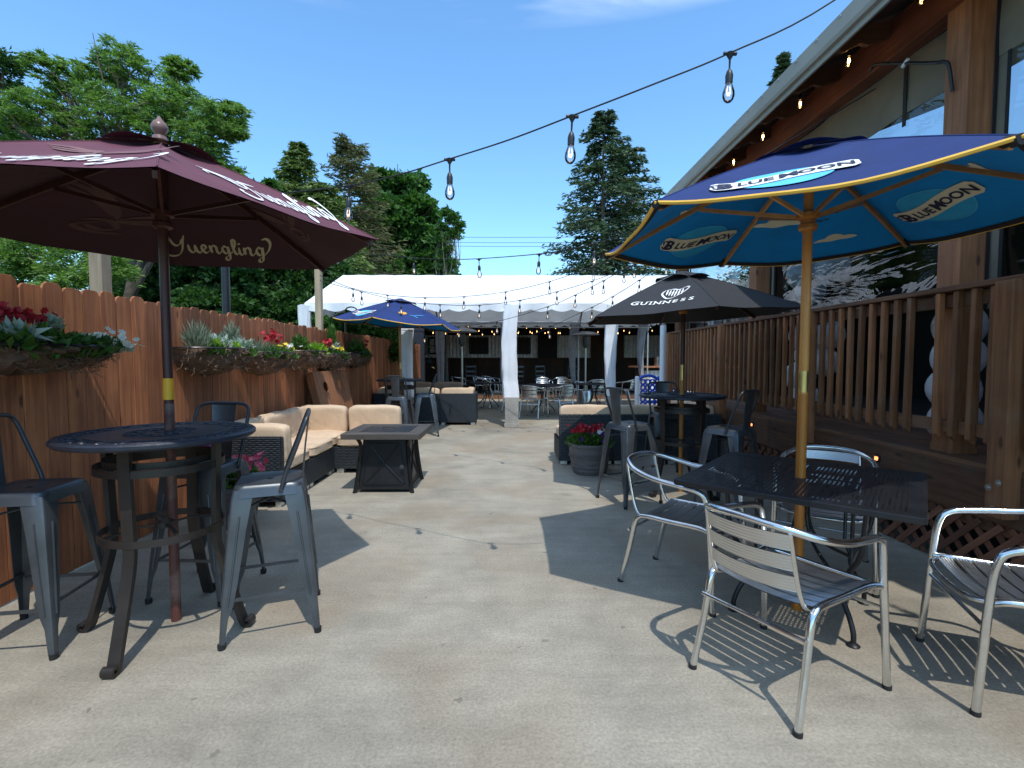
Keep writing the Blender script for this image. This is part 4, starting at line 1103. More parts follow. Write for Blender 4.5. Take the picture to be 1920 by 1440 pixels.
def wrap(x, y, z0, z1, wt, wb, mat, label, ph=0, bend=0.0, dep=.14):
    """gathered cloth tied round a tent leg"""
    mb = MB(); n = 40; nz = 22; rings = []
    for j in range(nz + 1):
        t = j / nz; z = z0 + (z1 - z0) * t; w = wb + (wt - wb) * t; ring = []
        cxx = x + bend * math.sin(PI * (1 - t)) + .012 * math.sin(5 * t + ph)
        for k in range(n):
            a = 2 * PI * k / n; c, s = math.cos(a), math.sin(a); q = (abs(c) ** 5 + abs(s) ** 5) ** .2
            rip = 1 + .07 * math.sin(6 * a + 3 * t + ph) + .05 * math.sin(11 * a - 8 * t + ph) + .03 * math.sin(17 * a + 21 * t)
            ring.append((cxx + c / q * w / 2 * rip, y + s / q * dep / 2 * rip, z + .012 * math.sin(3 * a + ph)))
        rings.append(ring)
    mb.loft(rings, True, True)
    o = mb.build('tent_curtain', mat, None, True); tag(o, label, 'curtain', 'gathered curtains on the tent legs'); return o
yf = TF + .02
wrap(TX[0], yf, .05, 2.46, .22, .20, M['tent'], 'white leg curtain at the left corner of the tent behind the fence', .3)
wrap(TX[1] + .02, yf, .25, 2.46, .27, .20, M['tent'], 'white leg curtain beside the far blue umbrella pole', 1.2, -.04)
wrap(TX[2] + .01, yf, .565, 2.48, .27, .30, M['tent'], 'white leg curtain above the central concrete post', 2.1, -.02)
wrap(TX[3] + .0, yf, .62, 2.46, .27, .16, M['tent'], 'bowed white leg curtain right of centre beside the black umbrella', 3.3, -.03)
wrap(TX[4], yf, .3, 2.46, .25, .18, M['tent'], 'white leg curtain at the right end of the tent behind the black umbrella', 4.0)
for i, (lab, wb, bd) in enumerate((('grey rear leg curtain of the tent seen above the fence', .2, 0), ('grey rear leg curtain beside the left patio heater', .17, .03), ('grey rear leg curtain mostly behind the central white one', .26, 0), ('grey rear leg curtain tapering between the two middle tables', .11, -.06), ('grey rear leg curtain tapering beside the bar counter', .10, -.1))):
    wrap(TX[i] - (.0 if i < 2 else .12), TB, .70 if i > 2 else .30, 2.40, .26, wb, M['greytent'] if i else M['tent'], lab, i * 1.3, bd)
for i, lab in ((1, 'concrete base post of the tent behind the bar table with far blue umbrella'), (2, 'concrete base post of the tent in the middle of the patio'), (3, 'concrete base post of the tent behind the right sofa'), (4, 'concrete base post of the tent at its hidden right end')):
    p = thing('base_post', lab, 'post', (TX[i] + .03, TF - .02, 0), 0, 'concrete posts weighting the tent legs')
    MB().box((0, 0, .045), (.30, .30, .09)).build('base_course', M['concrete_post'], p, False, .006)
    MB().box((0, 0, .35), (.275, .275, .52)).build('block', M['concrete_post'], p, False, .008)
p = thing('base_post', 'concrete base post of a rear tent leg beside the bar counter', 'post', (TX[4] - .15, TB, 0), 0, 'concrete posts weighting the tent legs')
MB().box((0, 0, .40), (.28, .28, .80)).build('block', M['concrete_post'], p, False, .008)

# ================================================================== PAVILION BEHIND THE TENT
pav = thing('open_pavilion', 'dark open-fronted pavilion with corrugated metal back wall behind the tent', 'building', (0, 17.3, 0))
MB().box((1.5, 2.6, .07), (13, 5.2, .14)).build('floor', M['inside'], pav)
MB().box((1.5, -.02, .06), (13, .04, .12)).build('step_board', M['deckwood_y'], pav)
mb = MB(); n = 460; x0, x1 = -5.0, 8.0
for i in range(n + 1):
    x = x0 + (x1 - x0) * i / n; y = 4.9 + .022 * math.sin(2 * PI * x / .155); mb.v += [(x, y, 1.37), (x, y, 2.42)]
for i in range(n): mb.f.append((2 * i, 2 * i + 1, 2 * i + 3, 2 * i + 2))
mb.build('corrugated_wall', M['corr'], pav, True)
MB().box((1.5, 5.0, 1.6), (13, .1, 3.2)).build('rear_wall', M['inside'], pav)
for k in range(52): 
    if k == 0: wb0 = MB().box((0, 0, .62), (.244, .03, 1.20)).build('wainscot_board', M['wainscot'], pav, False, 0, (-4.9, 4.86, .14))
    else: link_copy(wb0, 'wainscot_board', pav, (-4.9 + .25 * k, 4.86, .14))
MB().box((1.5, 4.84, 1.40), (13, .06, .07)).build('wall_rail', M['wainscot'], pav)
for (a, b) in ((1.35, 2.2), (3.7, 5.15)):
    MB().box(((a + b) / 2, 4.80, 1.95), (b - a, .06, 1.1)).build('dark_panel', M['wainscot'] if a > 3 else M['inside'], pav)
for xw, ww in ((-3.05, .78), (-1.25, .80), (.62, .78)):
    f = MB()
    z0, z1 = 1.62, 2.30
    for a, b in (((xw - ww/2, 4.83, z0), (xw + ww/2, 4.83, z0)), ((xw - ww/2, 4.83, z1), (xw + ww/2, 4.83, z1)), ((xw - ww/2, 4.83, z0), (xw - ww/2, 4.83, z1)), ((xw + ww/2, 4.83, z0), (xw + ww/2, 4.83, z1))): f.bar(a, b, .07, .07, (0, 1, 0))
    fo = f.build('window', M['black'], pav)
    g2 = MB(); g2.box((xw, 4.845, (z0 + z1) / 2), (ww, .01, z1 - z0)); g2.build('pane', M['corr'] if xw < -2 else M['inside'], fo)
    g3 = MB()
    for k in (1, 2): g3.bar((xw - ww/2 + ww * k / 3, 4.825, z0), (xw - ww/2 + ww * k / 3, 4.825, z1), .025, .025, (0, 1, 0))
    g3.bar((xw - ww/2, 4.825, (z0 + z1) / 2), (xw + ww/2, 4.825, (z0 + z1) / 2), .025, .025, (0, 1, 0)); g3.build('muntin', M['black'], fo)
MB().box((-4.0, -.45, 1.6), (2.45, .14, 3.2)).build('front_wall', M['tavernwall'], pav)
MB().box((-5.1, 2.3, 1.6), (.14, 5.4, 3.2)).build('side_wall', M['tavernwall'], pav)
MB().box((8.1, 2.3, 1.6), (.14, 5.4, 3.2)).build('side_wall', M['inside'], pav)
MB().box((1.5, -.5, 2.85), (13.3, .16, .55)).build('front_beam', M['inside'], pav)
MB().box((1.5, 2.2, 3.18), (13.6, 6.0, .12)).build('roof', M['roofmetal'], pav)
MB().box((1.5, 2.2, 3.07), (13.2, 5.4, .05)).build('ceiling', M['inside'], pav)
bar = thing('bar_counter', 'bar counter with wooden top and corrugated metal front at right in the pavilion', 'bar', (5.4, 15.75, 0))
mb = MB()
for i in range(181):
    x = -1.15 + 2.6 * i / 180; y = -.30 + .02 * math.sin(2 * PI * x / .13); mb.v += [(x, y, .10), (x, y, 1.02)]
for i in range(180): mb.f.append((2 * i, 2 * i + 1, 2 * i + 3, 2 * i + 2))
mb.build('corrugated_front', M['corr'], bar, True)
MB().box((0.15, .0, .55), (2.9, .52, 1.0)).build('counter_body', M['wainscot'], bar)
MB().box((.1, -.05, 1.13), (3.2, .80, .05)).build('counter_top', M['column'], bar, False, .006)
MB().box((-1.22, -.31, .55), (.13, .06, 1.06)).build('corner_board', M['beam'], bar)
tag(MB().lathe([(0, 0), (.13, 0), (.14, .30), (.11, .31), (.11, .02)], 20).build('steel_bucket', M['stainless'], None, True, loc=(4.75, 15.7, 1.155)), 'steel bucket on the bar counter', 'bucket')
fan = thing('pedestal_fan', 'black pedestal fan in the dark left end of the pavilion', 'fan', (-3.02, 18.4, .14))
MB().lathe([(0, 0), (.22, 0), (.22, .03), (.02, .06), (.02, 1.0), (0, 1.0)], 20).build('stand', M['black'], fan, True)
mb = MB()
for rr in (.10, .18, .26, .30): mb.tube([(rr * math.cos(2 * PI * k / 28), -.10 - .03 * (1 - rr / .3), 1.15 + rr * math.sin(2 * PI * k / 28)) for k in range(28)], .008, 5, closed=True)
for k in range(12): a = 2 * PI * k / 12; mb.tube([(.03 * math.cos(a), -.13, 1.15 + .03 * math.sin(a)), (.30 * math.cos(a), -.10, 1.15 + .30 * math.sin(a)), (.29 * math.cos(a), .02, 1.15 + .29 * math.sin(a))], .005, 4)
mb.build('guard', M['black'], fan, True)
mb = MB()
for k in range(3):
    a = 2 * PI * k / 3; mb.add([(math.cos(a) * .04, -.05, 1.15 + math.sin(a) * .04), (math.cos(a - .3) * .25, -.08, 1.15 + math.sin(a - .3) * .25), (math.cos(a + .4) * .26, -.03, 1.15 + math.sin(a + .4) * .26)], [(0, 1, 2)])
mb.build('blades', M['gun'], fan); MB().lathe([(0, 0), (.07, 0), (.06, .12), (0, .13)], 14).build('motor', M['black'], fan, True, loc=(0, .02, 1.15), rot=(PI / 2, 0, 0))
# giant connect-four frame
cf = thing('giant_row_game', 'giant blue four-in-a-row game with white posts and red feet behind the right sofa', 'lawn game', (2.98, 9.9, 0))
bw, bz0, bz1 = .66, .30, .98; cols_, rows_ = 7, 6
mb = MB()
for i in range(cols_):
    for j in range(rows_):
        w = bw / cols_; hh = (bz1 - bz0) / rows_; x = -bw/2 + i * w; z = bz0 + j * hh; c = (x + w/2, z + hh/2); n = 12; rr = w * .36
        for yy, fl in ((-.03, 0), (.03, 1)):
            outer = []; inner = []
            for k in range(n):
                a = 2 * PI * k / n; cc, ss = math.cos(a), math.sin(a); m_ = max(abs(cc), abs(ss)); outer.append((c[0] + cc / m_ * w/2, yy, c[1] + ss / m_ * hh/2)); inner.append((c[0] + cc * rr, yy, c[1] + ss * rr))
            mb.add(outer + inner, [(k, (k + 1) % n, n + (k + 1) % n, n + k) if fl else (k, n + k, n + (k + 1) % n, (k + 1) % n) for k in range(n)])
mb.build('blue_grid', M['plasticblue'], cf)
for sx in (-.18, .17):
    pts = [(sx + .17 * math.cos(a), 0, .96 + .09 * math.sin(a)) for a in [PI * k / 12 for k in range(13)]]
    MB().tube(pts, .03, 10).build('arched_top', M['plasticblue'], cf, True)
for sx in (-1, 1):
    MB().box((sx * .40, 0, .52), (.085, .10, 1.04)).build('white_post', M['plasticwhite'], cf, False, .035, seg=4)
    MB().box((sx * .40, 0, .17), (.16, .50, .22)).build('red_foot', M['plasticred'], cf, False, .03)
MB().box((0, 0, .27), (.72, .09, .06)).build('red_tray', M['plasticred'], cf, False, .01)

# ================================================================== FURNITURE
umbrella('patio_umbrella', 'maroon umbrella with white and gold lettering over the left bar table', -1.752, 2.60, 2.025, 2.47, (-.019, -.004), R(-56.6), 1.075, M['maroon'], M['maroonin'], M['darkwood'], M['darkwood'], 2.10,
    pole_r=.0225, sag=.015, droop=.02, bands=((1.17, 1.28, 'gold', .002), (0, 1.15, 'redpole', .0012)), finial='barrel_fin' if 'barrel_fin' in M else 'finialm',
    prints=[('brand_lettering', 2, True, xf(script_word(), .70, .84), 'gold_print', .009, 0, -.13, .155),
            ('eagle_emblem', 3, True, eagle2d(1.1), 'faint_print', .009, 0, .05, .42), ('eagle_emblem', 1, True, eagle2d(.9), 'faint_print', .009, 0, -.05, .40),
            ('eagle_emblem', 5, False, eagle2d(.95), 'faint_print_top', .005, 0, .10, .38),
            ('brand_lettering', 5, False, xf(script_word(), .80, .8), 'white_print', .006, 0, .0, .10),
            ('brand_lettering', 0, False, xf(script_word(), .58, 1.5), 'white_print', .006, 0, .14, .16),
            ('eagle_emblem', 0, False, eagle2d(.40), 'white_print', .006, 0, -.02, .42)])
umbrella('patio_umbrella', 'large blue umbrella with yellow piping and moon logos over the black mesh table', 1.600, 2.685, 2.084, 2.495, (.037, .013), R(209.5), 1.121, M['navy'], M['cyan'], M['yellowwood'], M['yellowrib'], 2.12,
    hem='yellow', pole_r=.024, sag=.0, droop=.055, bands=((1.20, 1.315, 'brass', .0005), (0, 1.19, 'orangewood', .0012)),
    prints=bluemoon_logo(0, False, .92, R(4), -.10, .19) + bluemoon_logo(4, True, .95, R(9), .02, .27) + bluemoon_logo(2, True, .95, R(0), -.02, .30)
        + [('cloud_print', 3, True, cloud2d(.85), 'cream_print', .008, 0, -.14, .42), ('cloud_print', 3, True, cloud2d(.6), 'cream_print', .008, 0, .16, .20), ('bird_print', 3, True, bird2d(.8), 'dark_print', .009, 0, .08, .40), ('bird_print', 3, True, bird2d(.8), 'dark_print', .009, 0, .16, .46),
           ('cloud_print', 5, True, cloud2d(.8), 'cream_print', .008, R(20), .12, .38), ('cloud_print', 1, True, cloud2d(.8), 'cream_print', .008, 0, -.10, .30)])
def harp():
    S = [[(-.10,.10),(-.02,.13),(.05,.10),(.12,.14),(.16,.12)],[(-.10,.10),(-.11,.0),(-.04,-.12),(.02,-.13),(.05,-.11)],[(.16,.12),(.13,.02),(.05,-.11)]]
    for k in range(6): x = -.07 + k * .033; S.append([(x, .105), (x + .012, -.10 + abs(k - 3) * .022)])
    return ribbon(S, .008, .022)
serif = join2d(*[xf(text2d(ch, .022), sx_, sx_ * .95, 0, x, 0) for ch, sx_, x in (('G', .115, -.27), ('U', .095, -.182), ('I', .095, -.118), ('N', .095, -.055), ('N', .095, .030), ('E', .095, .108), ('S', .095, .178), ('S', .095, .250))])
for ch_x in (-.118,): pass
ticks = join2d(*[ribbon([[(x - .016, y), (x + .016, y)]], .008, .008) for x in (-.218, -.146, -.118, -.086, -.024, .0, .060) for y in (.066,)] + [ribbon([[(x - .016, .002), (x + .016, .002)]], .008, .008) for x in (-.118, -.086, .0)])
umbrella('patio_umbrella', 'black umbrella with white harp and lettering over the right bar table', 1.80, 5.13, 1.816, 2.27, (.043, .004), R(145.4), 1.085, M['blackcanvas'], M['blackcanvas'], M['yellowwood'], M['darkwood'], 1.90,
    pole_r=.021, sag=.0, droop=.012, bands=((1.16, 1.32, 'brass', .001), (1.32, 1.95, 'darkwood', .0012)),
    prints=[('harp_emblem', 1, False, xf(harp(), .85, .85), 'white_print', .006, 0, .06, .42), ('brand_lettering', 1, False, xf(join2d(serif, ticks), .98, .98), 'white_print', .006, 0, .03, .19)])
far_prints = bluemoon_logo(5, False, .95, R(-3), -.05, .30) + [('sun_print', 0, False, ellipse2d(.07, .055), 'gold', .006, 0, -.05, .36), ('wave_print', 0, False, ribbon([[(.05, .30), (.12, .30), (.18, .22)], [(.12, .30), (.2, .32), (.3, .31)]], .008, .012), 'ltblue_print', .006, 0, 0, 0)]
umbrella('patio_umbrella', 'smaller looking far blue umbrella with a drooping right edge by the tent', -1.93, 9.05, 2.03, 2.46, (-.055, .0), R(-100), 1.13, M['navy'], M['cyan'], M['yellowwood'], M['yellowrib'], 2.10,
    hem='yellow', pole_r=.023, sag=.0, droop=.05, bands=((1.20, 1.31, 'brass', .0005), (0, 1.19, 'orangewood', .001)), prints=far_prints, drop_corner=((2, -.05), (1, -.03)))

bt = make_bartable('bar_table', 'round black cast metal bar table under the maroon umbrella'); bt.location = (-1.742, 2.52, 0); bt.rotation_euler[2] = R(3); bt['group'] = 'round bar height tables'
dup(bt, (1.80, 5.13, 0), R(30), 'round black cast metal bar table under the black umbrella')
dup(bt, (-1.93, 9.05, 0), R(20), 'round black cast metal bar table under the far blue umbrella')
st = make_barstool('bar_stool', 'dark metal bar stool in front of the left bar table, backrest to the right'); st['group'] = 'metal bar stools with backs'
st.location = (-1.235, 2.60, 0); st.rotation_euler[2] = R(90 + 21)
GS = 'metal bar stools with backs'
dup(st, (-2.33, 2.44, 0), R(-90 + 8), 'dark metal bar stool at the left edge of the picture beside the fence', GS)
dup(st, (-1.80, 2.98, 0), R(180 - 4), 'dark metal bar stool behind the left bar table against the fence', GS)
dup(st, (1.185, 4.81, 0), R(-90 + 26), 'grey metal bar stool between the barrel planter and the right bar table', GS)
dup(st, (2.02, 4.50, 0), R(38), 'grey metal bar stool on the near right side of the right bar table', GS)
dup(st, (1.86, 5.80, 0), R(180), 'dark metal bar stool behind the right bar table', GS)
dup(st, (-1.80, 8.32, 0), R(-8), 'dark metal bar stool in front of the far bar table, seen from its back', GS)
dup(st, (-1.47, 9.02, 0), R(100), 'dark metal bar stool on the right of the far bar table', GS)
make_patiotable('patio_table', 'square black perforated metal table around the large blue umbrella pole', (1.63, 2.71, 0), R(50) - PI / 2)

ch = make_aluchair('armchair', 'silver slatted aluminium armchair nearest the camera in front of the mesh table')
GC = 'slatted aluminium armchairs'; ch['group'] = GC
ch.location = (1.215, 2.115, 0); ch.rotation_euler[2] = R(30 - 90)
dup(ch, (1.09, 3.00, 0), R(-43 - 90), 'silver slatted aluminium armchair left of the mesh table, back to the walkway', GC)
dup(ch, (2.07, 3.20, 0), R(235 - 90), 'silver slatted aluminium armchair tucked behind the mesh table beside the lattice', GC)
dup(ch, (2.175, 2.01, 0), R(158 - 90), 'silver slatted aluminium armchair cut off by the right edge of the picture', GC)
# the two dining tables under the tent
def small_table(label, loc, rad=.45):
    t = thing('dining_table', label, 'table', loc, 0, 'round black tables under the tent'); z = .73
    MB().lathe([(0, z - .015), (rad, z - .02), (rad + .01, z - .01), (rad, z), (0, z)], 40).build('tabletop', M['tabletop'], t, True)
    for k in range(4):
        a = PI / 2 * k + .4; d = Vector((math.cos(a), math.sin(a), 0)); P = lambda r, zz: d * r + Vector((0, 0, zz))
        MB().tube(cat([P(.2, z - .02), P(.10, .60), P(.06, .42), P(.14, .26), P(.28, .12), P(.33, .02)], 5), .014, 8).build('leg', M['black'], t, True)
    return t
small_table('round black table in the middle of the aluminium chairs under the tent', (.92, 12.6, 0), .60)
small_table('round black table farther right under the tent', (2.3, 13.2, 0), .55)
small_table('round black table at the back left of the tent', (-.55, 14.0, 0), .5)
def chair_at(px, py, rz, label): 
    p = at(px, py, 10); t = 1.38 / (1.38 - p.z); dup(ch, (p.x * t, p.y * t, 0), R(rz), label, GC)
chair_at(929, 764, -60, 'aluminium armchair left of the central concrete post under the tent')
chair_at(968, 772, -45, 'aluminium armchair just behind the central concrete post')
chair_at(1000, 783, -25, 'aluminium armchair immediately right of the central concrete post')
chair_at(1048, 780, 40, 'aluminium armchair turned left at the middle tent table')
chair_at(1019, 752, 185, 'aluminium armchair on the far side of the middle tent table, facing forward')
chair_at(1048, 750, 150, 'aluminium armchair at the back right of the middle tent table')
chair_at(1079, 757, -60, 'aluminium armchair to the left of the right-hand tent table')
chair_at(1115, 758, 10, 'aluminium armchair with its back square to the camera at the right tent table')
chair_at(1172, 758, 50, 'aluminium armchair under the tent beside the bowed white curtain')
chair_at(905, 745, -100, 'first shadowed aluminium armchair left of the rear grey curtain')
chair_at(921, 743, -110, 'second shadowed aluminium armchair nearer the central curtain')
chair_at(862, 742, -80, 'shadowed aluminium armchair behind the left patio heater')
def dark_chair(label, loc, rz, h=1.0):
    t = thing('dining_chair', label, 'chair', loc, R(rz), 'dark chairs inside the pavilion')
    MB().box((0, 0, .45), (.42, .42, .03)).build('seat', M['black'], t, False, .008)
    for x in (-.18, .18):
        MB().bar((x, .18, 0), (x, .18, .44), .03, .03).build('leg', M['black'], t); MB().bar((x, -.2, 0), (x, -.19, .45), .03, .03).build('leg', M['black'], t)
        MB().bar((x, -.19, .45), (x, -.25, h), .03, .03).build('back_post', M['black'], t)
    for z in (.62, .78, h - .04): MB().bar((-.18, -.19 - (z - .45) * .11, z), (.18, -.19 - (z - .45) * .11, z), .015, .06).build('back_slat', M['gun'], t)
for x, y, r_, l in ((.35, 18.2, 20, 'dark ladder-back chair inside the pavilion left of the middle'), (1.3, 18.4, -160, 'dark ladder-back chair inside the pavilion near the middle table'), (2.4, 18.3, 170, 'dark ladder-back chair inside the pavilion behind the right heater'), (-1.3, 18.3, 190, 'dark ladder-back chair inside the pavilion left of centre')):
    dark_chair(l, (x, y, .14), r_)

# sofas
GL, GR, GF = 'modules of the left beige sofa', 'modules of the right beige sofa', 'modules of the far left sofas'
sofa_module('end module of the left beige wicker sofa nearest the stools, with a side arm', (-2.44, 4.95, 0), R(-90), left=False, right=True, group=GL)
sofa_module('middle module of the left beige wicker sofa along the fence', (-2.44, 5.655, 0), R(-90), group=GL)
sofa_module('corner module of the left beige wicker sofa below the leaning game boards', (-2.44, 6.36, 0), R(180), right=True, left=False, group=GL)
sofa_module('short end module of the left beige wicker sofa behind the fire pit table', (-1.735, 6.36, 0), R(180), group=GL)
sofa_module('left end module of the right beige wicker sofa behind the flower barrel', (1.03, 6.80, 0), 0, group=GR)
sofa_module('middle module of the right beige wicker sofa, back to the camera', (1.735, 6.80, 0), 0, group=GR)
sofa_module('corner module of the right beige wicker sofa beside the deck', (2.44, 6.80, 0), 0, right=True, left=False, group=GR)
sofa_module('rear module of the right beige wicker sofa along the deck', (2.44, 7.505, 0), R(90), group=GR)
sofa_module('right corner module of the far wicker sofa, back to the camera', (-1.03, 10.75, 0), 0, w=.74, right=True, left=False, group=GF)
sofa_module('middle module of the far wicker sofa behind the far bar table', (-1.76, 10.75, 0), 0, w=.70, group=GF)
sofa_module('left corner module of the far wicker sofa against the fence', (-2.46, 10.75, 0), 0, w=.68, left=True, group=GF)
sofa_module('taupe cushioned wicker module facing forward under the tent by the heater', (-1.55, 13.0, 0), R(180), w=.8, cm='browncushion', group=GF)
sofa_module('taupe cushioned wicker module facing forward under the tent, left of its twin', (-2.36, 13.0, 0), R(180), w=.8, cm='browncushion', group=GF)
make_firetable((-1.275, 5.40, 0))
heater('stainless mushroom patio heater standing left under the tent', (-1.20, 13.3, 0), 'patio heaters')
heater('stainless mushroom patio heater standing right under the tent', (2.33, 14.9, 0), 'patio heaters')

# cornhole boards
def game_board(label, loc, rz, lean):
    t = thing('bag_toss_board', label, 'game board', loc, rz, 'wooden bag toss boards'); t.rotation_mode = 'XYZ'; t.rotation_euler = (lean, 0, rz)
    w, h = .61, 1.22; hz = h - .23; r = .076; mb = MB(); n = 32
    # face with a round hole, boards side by side
    sq_ = []; ci = []
    for k in range(n):
        a = 2 * PI * k / n; c, s = math.cos(a), math.sin(a); m_ = max(abs(c), abs(s)); sq_.append((c / m_ * .15, 0, hz + s / m_ * .15)); ci.append((c * r, 0, hz + s * r))
    for off, fl in ((0, 0), (.012, 1)):
        mb.add([(x, y + off, z) for x, y, z in sq_ + ci], [((k, (k + 1) % n, n + (k + 1) % n, n + k) if not fl else (k, n + k, n + (k + 1) % n, (k + 1) % n)) for k in range(n)])
    mb.add([(x, y + o, z) for o in (0, .012) for x, y, z in ci], [(k, (k + 1) % n, n + (k + 1) % n, n + k) for k in range(n)])
    for (a, b, c, d) in ((-w/2, 0, w/2, hz - .15), (-w/2, hz + .15, w/2, h), (-w/2, hz - .15, -.15, hz + .15), (.15, hz - .15, w/2, hz + .15)):
        mb.box(((a + c) / 2, .006, (b + d) / 2), (c - a, .012, d - b))
    mb.build('face', M['board'], t)
    for x in (-w/2 + .012, w/2 - .012): MB().box((x, .058, h / 2), (.024, .088, h)).build('side_board', M['board'], t)
    MB().box((0, .058, h - .012), (w - .05, .088, .024)).build('end_board', M['board'], t)
    em = MB(); em.v, em.f = [], []
    for vf in (outline2d(.135, .135, .012), outline2d(.115, .115, .005), xf(ribbon([[(-.05, -.06), (0, .09), (.05, -.06)], [(-.08, 0), (.08, -.02)], [(-.04, .03), (.06, .05)]], .012, .02))):
        b = len(em.v); em.v += [(x, -.003, .42 + y) for x, y in vf[0]]; em.f += [tuple(b + i for i in f) for f in vf[1]]
    em.build('round_emblem', M['dark_print'], t)
    return t
game_board('wooden bag toss board leaning on the fence, the nearer left one', (-2.36, 7.17, .02), R(86), R(-14))
game_board('wooden bag toss board leaning on the fence, tucked behind the first', (-2.37, 7.82, .02), R(86), R(-14))

# ================================================================== PLANTS
def tuft(c, rad, n, L, W, mat, parent, name='foliage', up=.5, rng=RNG, bend=.25):
    c = np.array(c); r3 = np.array(rad)
    u = rng.normal(size=(n, 3)); u /= np.linalg.norm(u, axis=1, keepdims=True); u[:, 2] = np.abs(u[:, 2])
    rr = rng.uniform(.25, 1, (n, 1)) ** .6
    P = c + u * r3 * rr; D = u + np.array([0, 0, up]) + rng.normal(size=(n, 3)) * .35
    return leaves(P, D, L, W, bend, rng=rng)
def blooms(pts, size, rng=RNG, petals=6, faceup=.6):
    out = []
    for p in pts:
        nrm = rng.normal(size=3) * .5 + np.array([.35, -.5, faceup]); nrm /= np.linalg.norm(nrm)
        a = np.cross(nrm, rng.normal(size=3)); a /= np.linalg.norm(a); b = np.cross(nrm, a)
        s = size * rng.uniform(.75, 1.2)
        for k in range(petals):
            t = 2 * PI * k / petals; d = a * math.cos(t) + b * math.sin(t); q = np.cross(nrm, d)
            out += [p, p + d * s * .35 + q * s * .26 + nrm * s * .12, p + d * s * .62 + nrm * s * .2, p + d * s * .35 - q * s * .26 + nrm * s * .12]
    V = np.array(out); return V, np.arange(len(V)).reshape(-1, 4)
def basket(label, yc, zrim, w, dep, hgt, plants, x0=-2.805):
    t = thing('wall_planter', label, 'planter', (x0, yc, zrim), 0, 'coco-lined planters hung on the fence')
    rng = np.random.default_rng(int(yc * 100)); mb = MB(); nu, nv_ = 36, 14
    for j in range(nv_ + 1):
        v = j / nv_ * PI / 2
        for i in range(nu + 1):
            a = PI * i / nu - PI / 2; rip = 1 + .07 * math.sin(5 * a + yc * 3 + j * .5) + .06 * math.sin(11 * a + j * 1.3 + yc) + .05 * math.sin(19 * a - j * 2.1)
            ex = max(0, math.cos(v)) ** .85
            mb.v.append((max(0, math.cos(a)) ** .85 * dep * ex * rip, math.sin(a) * w / 2 * max(0, math.cos(v)) ** .85 * (1 + .04 * math.sin(7 * a + j)), -math.sin(v) * hgt * (1 + .05 * math.sin(9 * a + yc)) + .012 * math.sin(8 * a + 2 * yc)))
    for j in range(nv_):
        for i in range(nu): q = j * (nu + 1) + i; mb.f.append((q, q + nu + 1, q + nu + 2, q + 1))
    mb.build('coco_liner', M['coco'], t, True)
    MB().tube([(max(0, math.cos(a)) ** .7 * dep * 1.06 if abs(a) < 1.5 else 0, math.sin(a) * w / 2 * 1.03, .0) for a in [PI * i / 30 - PI / 2 for i in range(31)]], .008, 6).build('rim_wire', M['black'], t, True)
    mb = MB(); rr = random.Random(int(yc * 10))
    for k in range(90):
        a = rr.uniform(-1.5, 1.5); v = rr.uniform(-.1, 1.1); ex = math.cos(max(0, v)) ** .55
        p = Vector((max(0, math.cos(a)) ** .7 * dep * ex * 1.04, math.sin(a) * w / 2 * ex * 1.03, -math.sin(v) * hgt)); pts = [p]
        for q in range(3): p = p + Vector((rr.uniform(-.012, .02), rr.uniform(-.05, .05), rr.uniform(-.035, .02))); pts.append(p)
        mb.tube(pts, .0028, 3)
    mb.build('loose_fibres', M['fibre'], t)['kind'] = 'stuff'
    mb = MB(); mb.v = [(max(0, math.cos(a)) ** .7 * dep * .93 if abs(a) < 1.5 else 0, math.sin(a) * w / 2 * .95, -.03) for a in [PI * i / 30 - PI / 2 for i in range(31)]]; mb.f = [tuple(range(31))]; mb.build('soil', M['soil'], t)
    plants = plants + [('leaf', 'leaf_green', rng.uniform(-.1, .2), dep * .86, -.06, (.08, w * .30, .07), 150, .06, .022), ('leaf', 'leaf_dark', rng.uniform(-.25, -.1), dep * .80, -.05, (.08, w * .16, .08), 70, .07, .03)]
    for kind, mat, y, x, z, rad, n, L, W in plants:
        if kind == 'leaf': V, Q = tuft((x, y, z), rad, n, L, W, None, None, rng=rng); nm = 'foliage'
        elif kind == 'spike':
            V, Q = tuft((x, y, z), rad, n, L, W, None, None, rng=rng, up=1.6, bend=.05); nm = 'foliage'
        else:
            pts = np.array([x, y, z]) + rng.normal(size=(n, 3)) * np.array(rad); 
            if n <= 16:
                for p_ in pts: V, Q = blooms([p_], L, rng); npmesh('bloom', V, Q, M[mat], t)
                continue
            V, Q = blooms(pts, L, rng); nm = 'blooms'
        npmesh(nm, V, Q, M[mat], t)['kind'] = 'stuff'
    return t
basket('wall planter with red blooms and white flowers nearest the camera at the left edge', 2.86, 1.455, .92, .40, .15,
    [('leaf', 'leaf_green', -.15, .2, -.02, (.22, .36, .12), 420, .09, .045), ('leaf', 'leaf_dark', .05, .22, -.02, (.24, .40, .09), 420, .08, .05), ('bloom', 'pet_red', -.12, .18, .15, (.05, .09, .025), 50, .038, 0),
     ('leaf', 'leaf_silver', .14, .10, .10, (.05, .07, .08), 80, .07, .028), ('leaf', 'leaf_silver', -.25, .30, .02, (.08, .1, .08), 40, .13, .045), ('leaf', 'leaf_green', .36, .20, .0, (.14, .17, .07), 260, .05, .02),
     ('bloom', 'pet_white', .38, .24, .03, (.06, .10, .030), 90, .036, 0), ('leaf', 'leaf_silver', .40, .28, -.02, (.10, .13, .06), 70, .055, .03)])
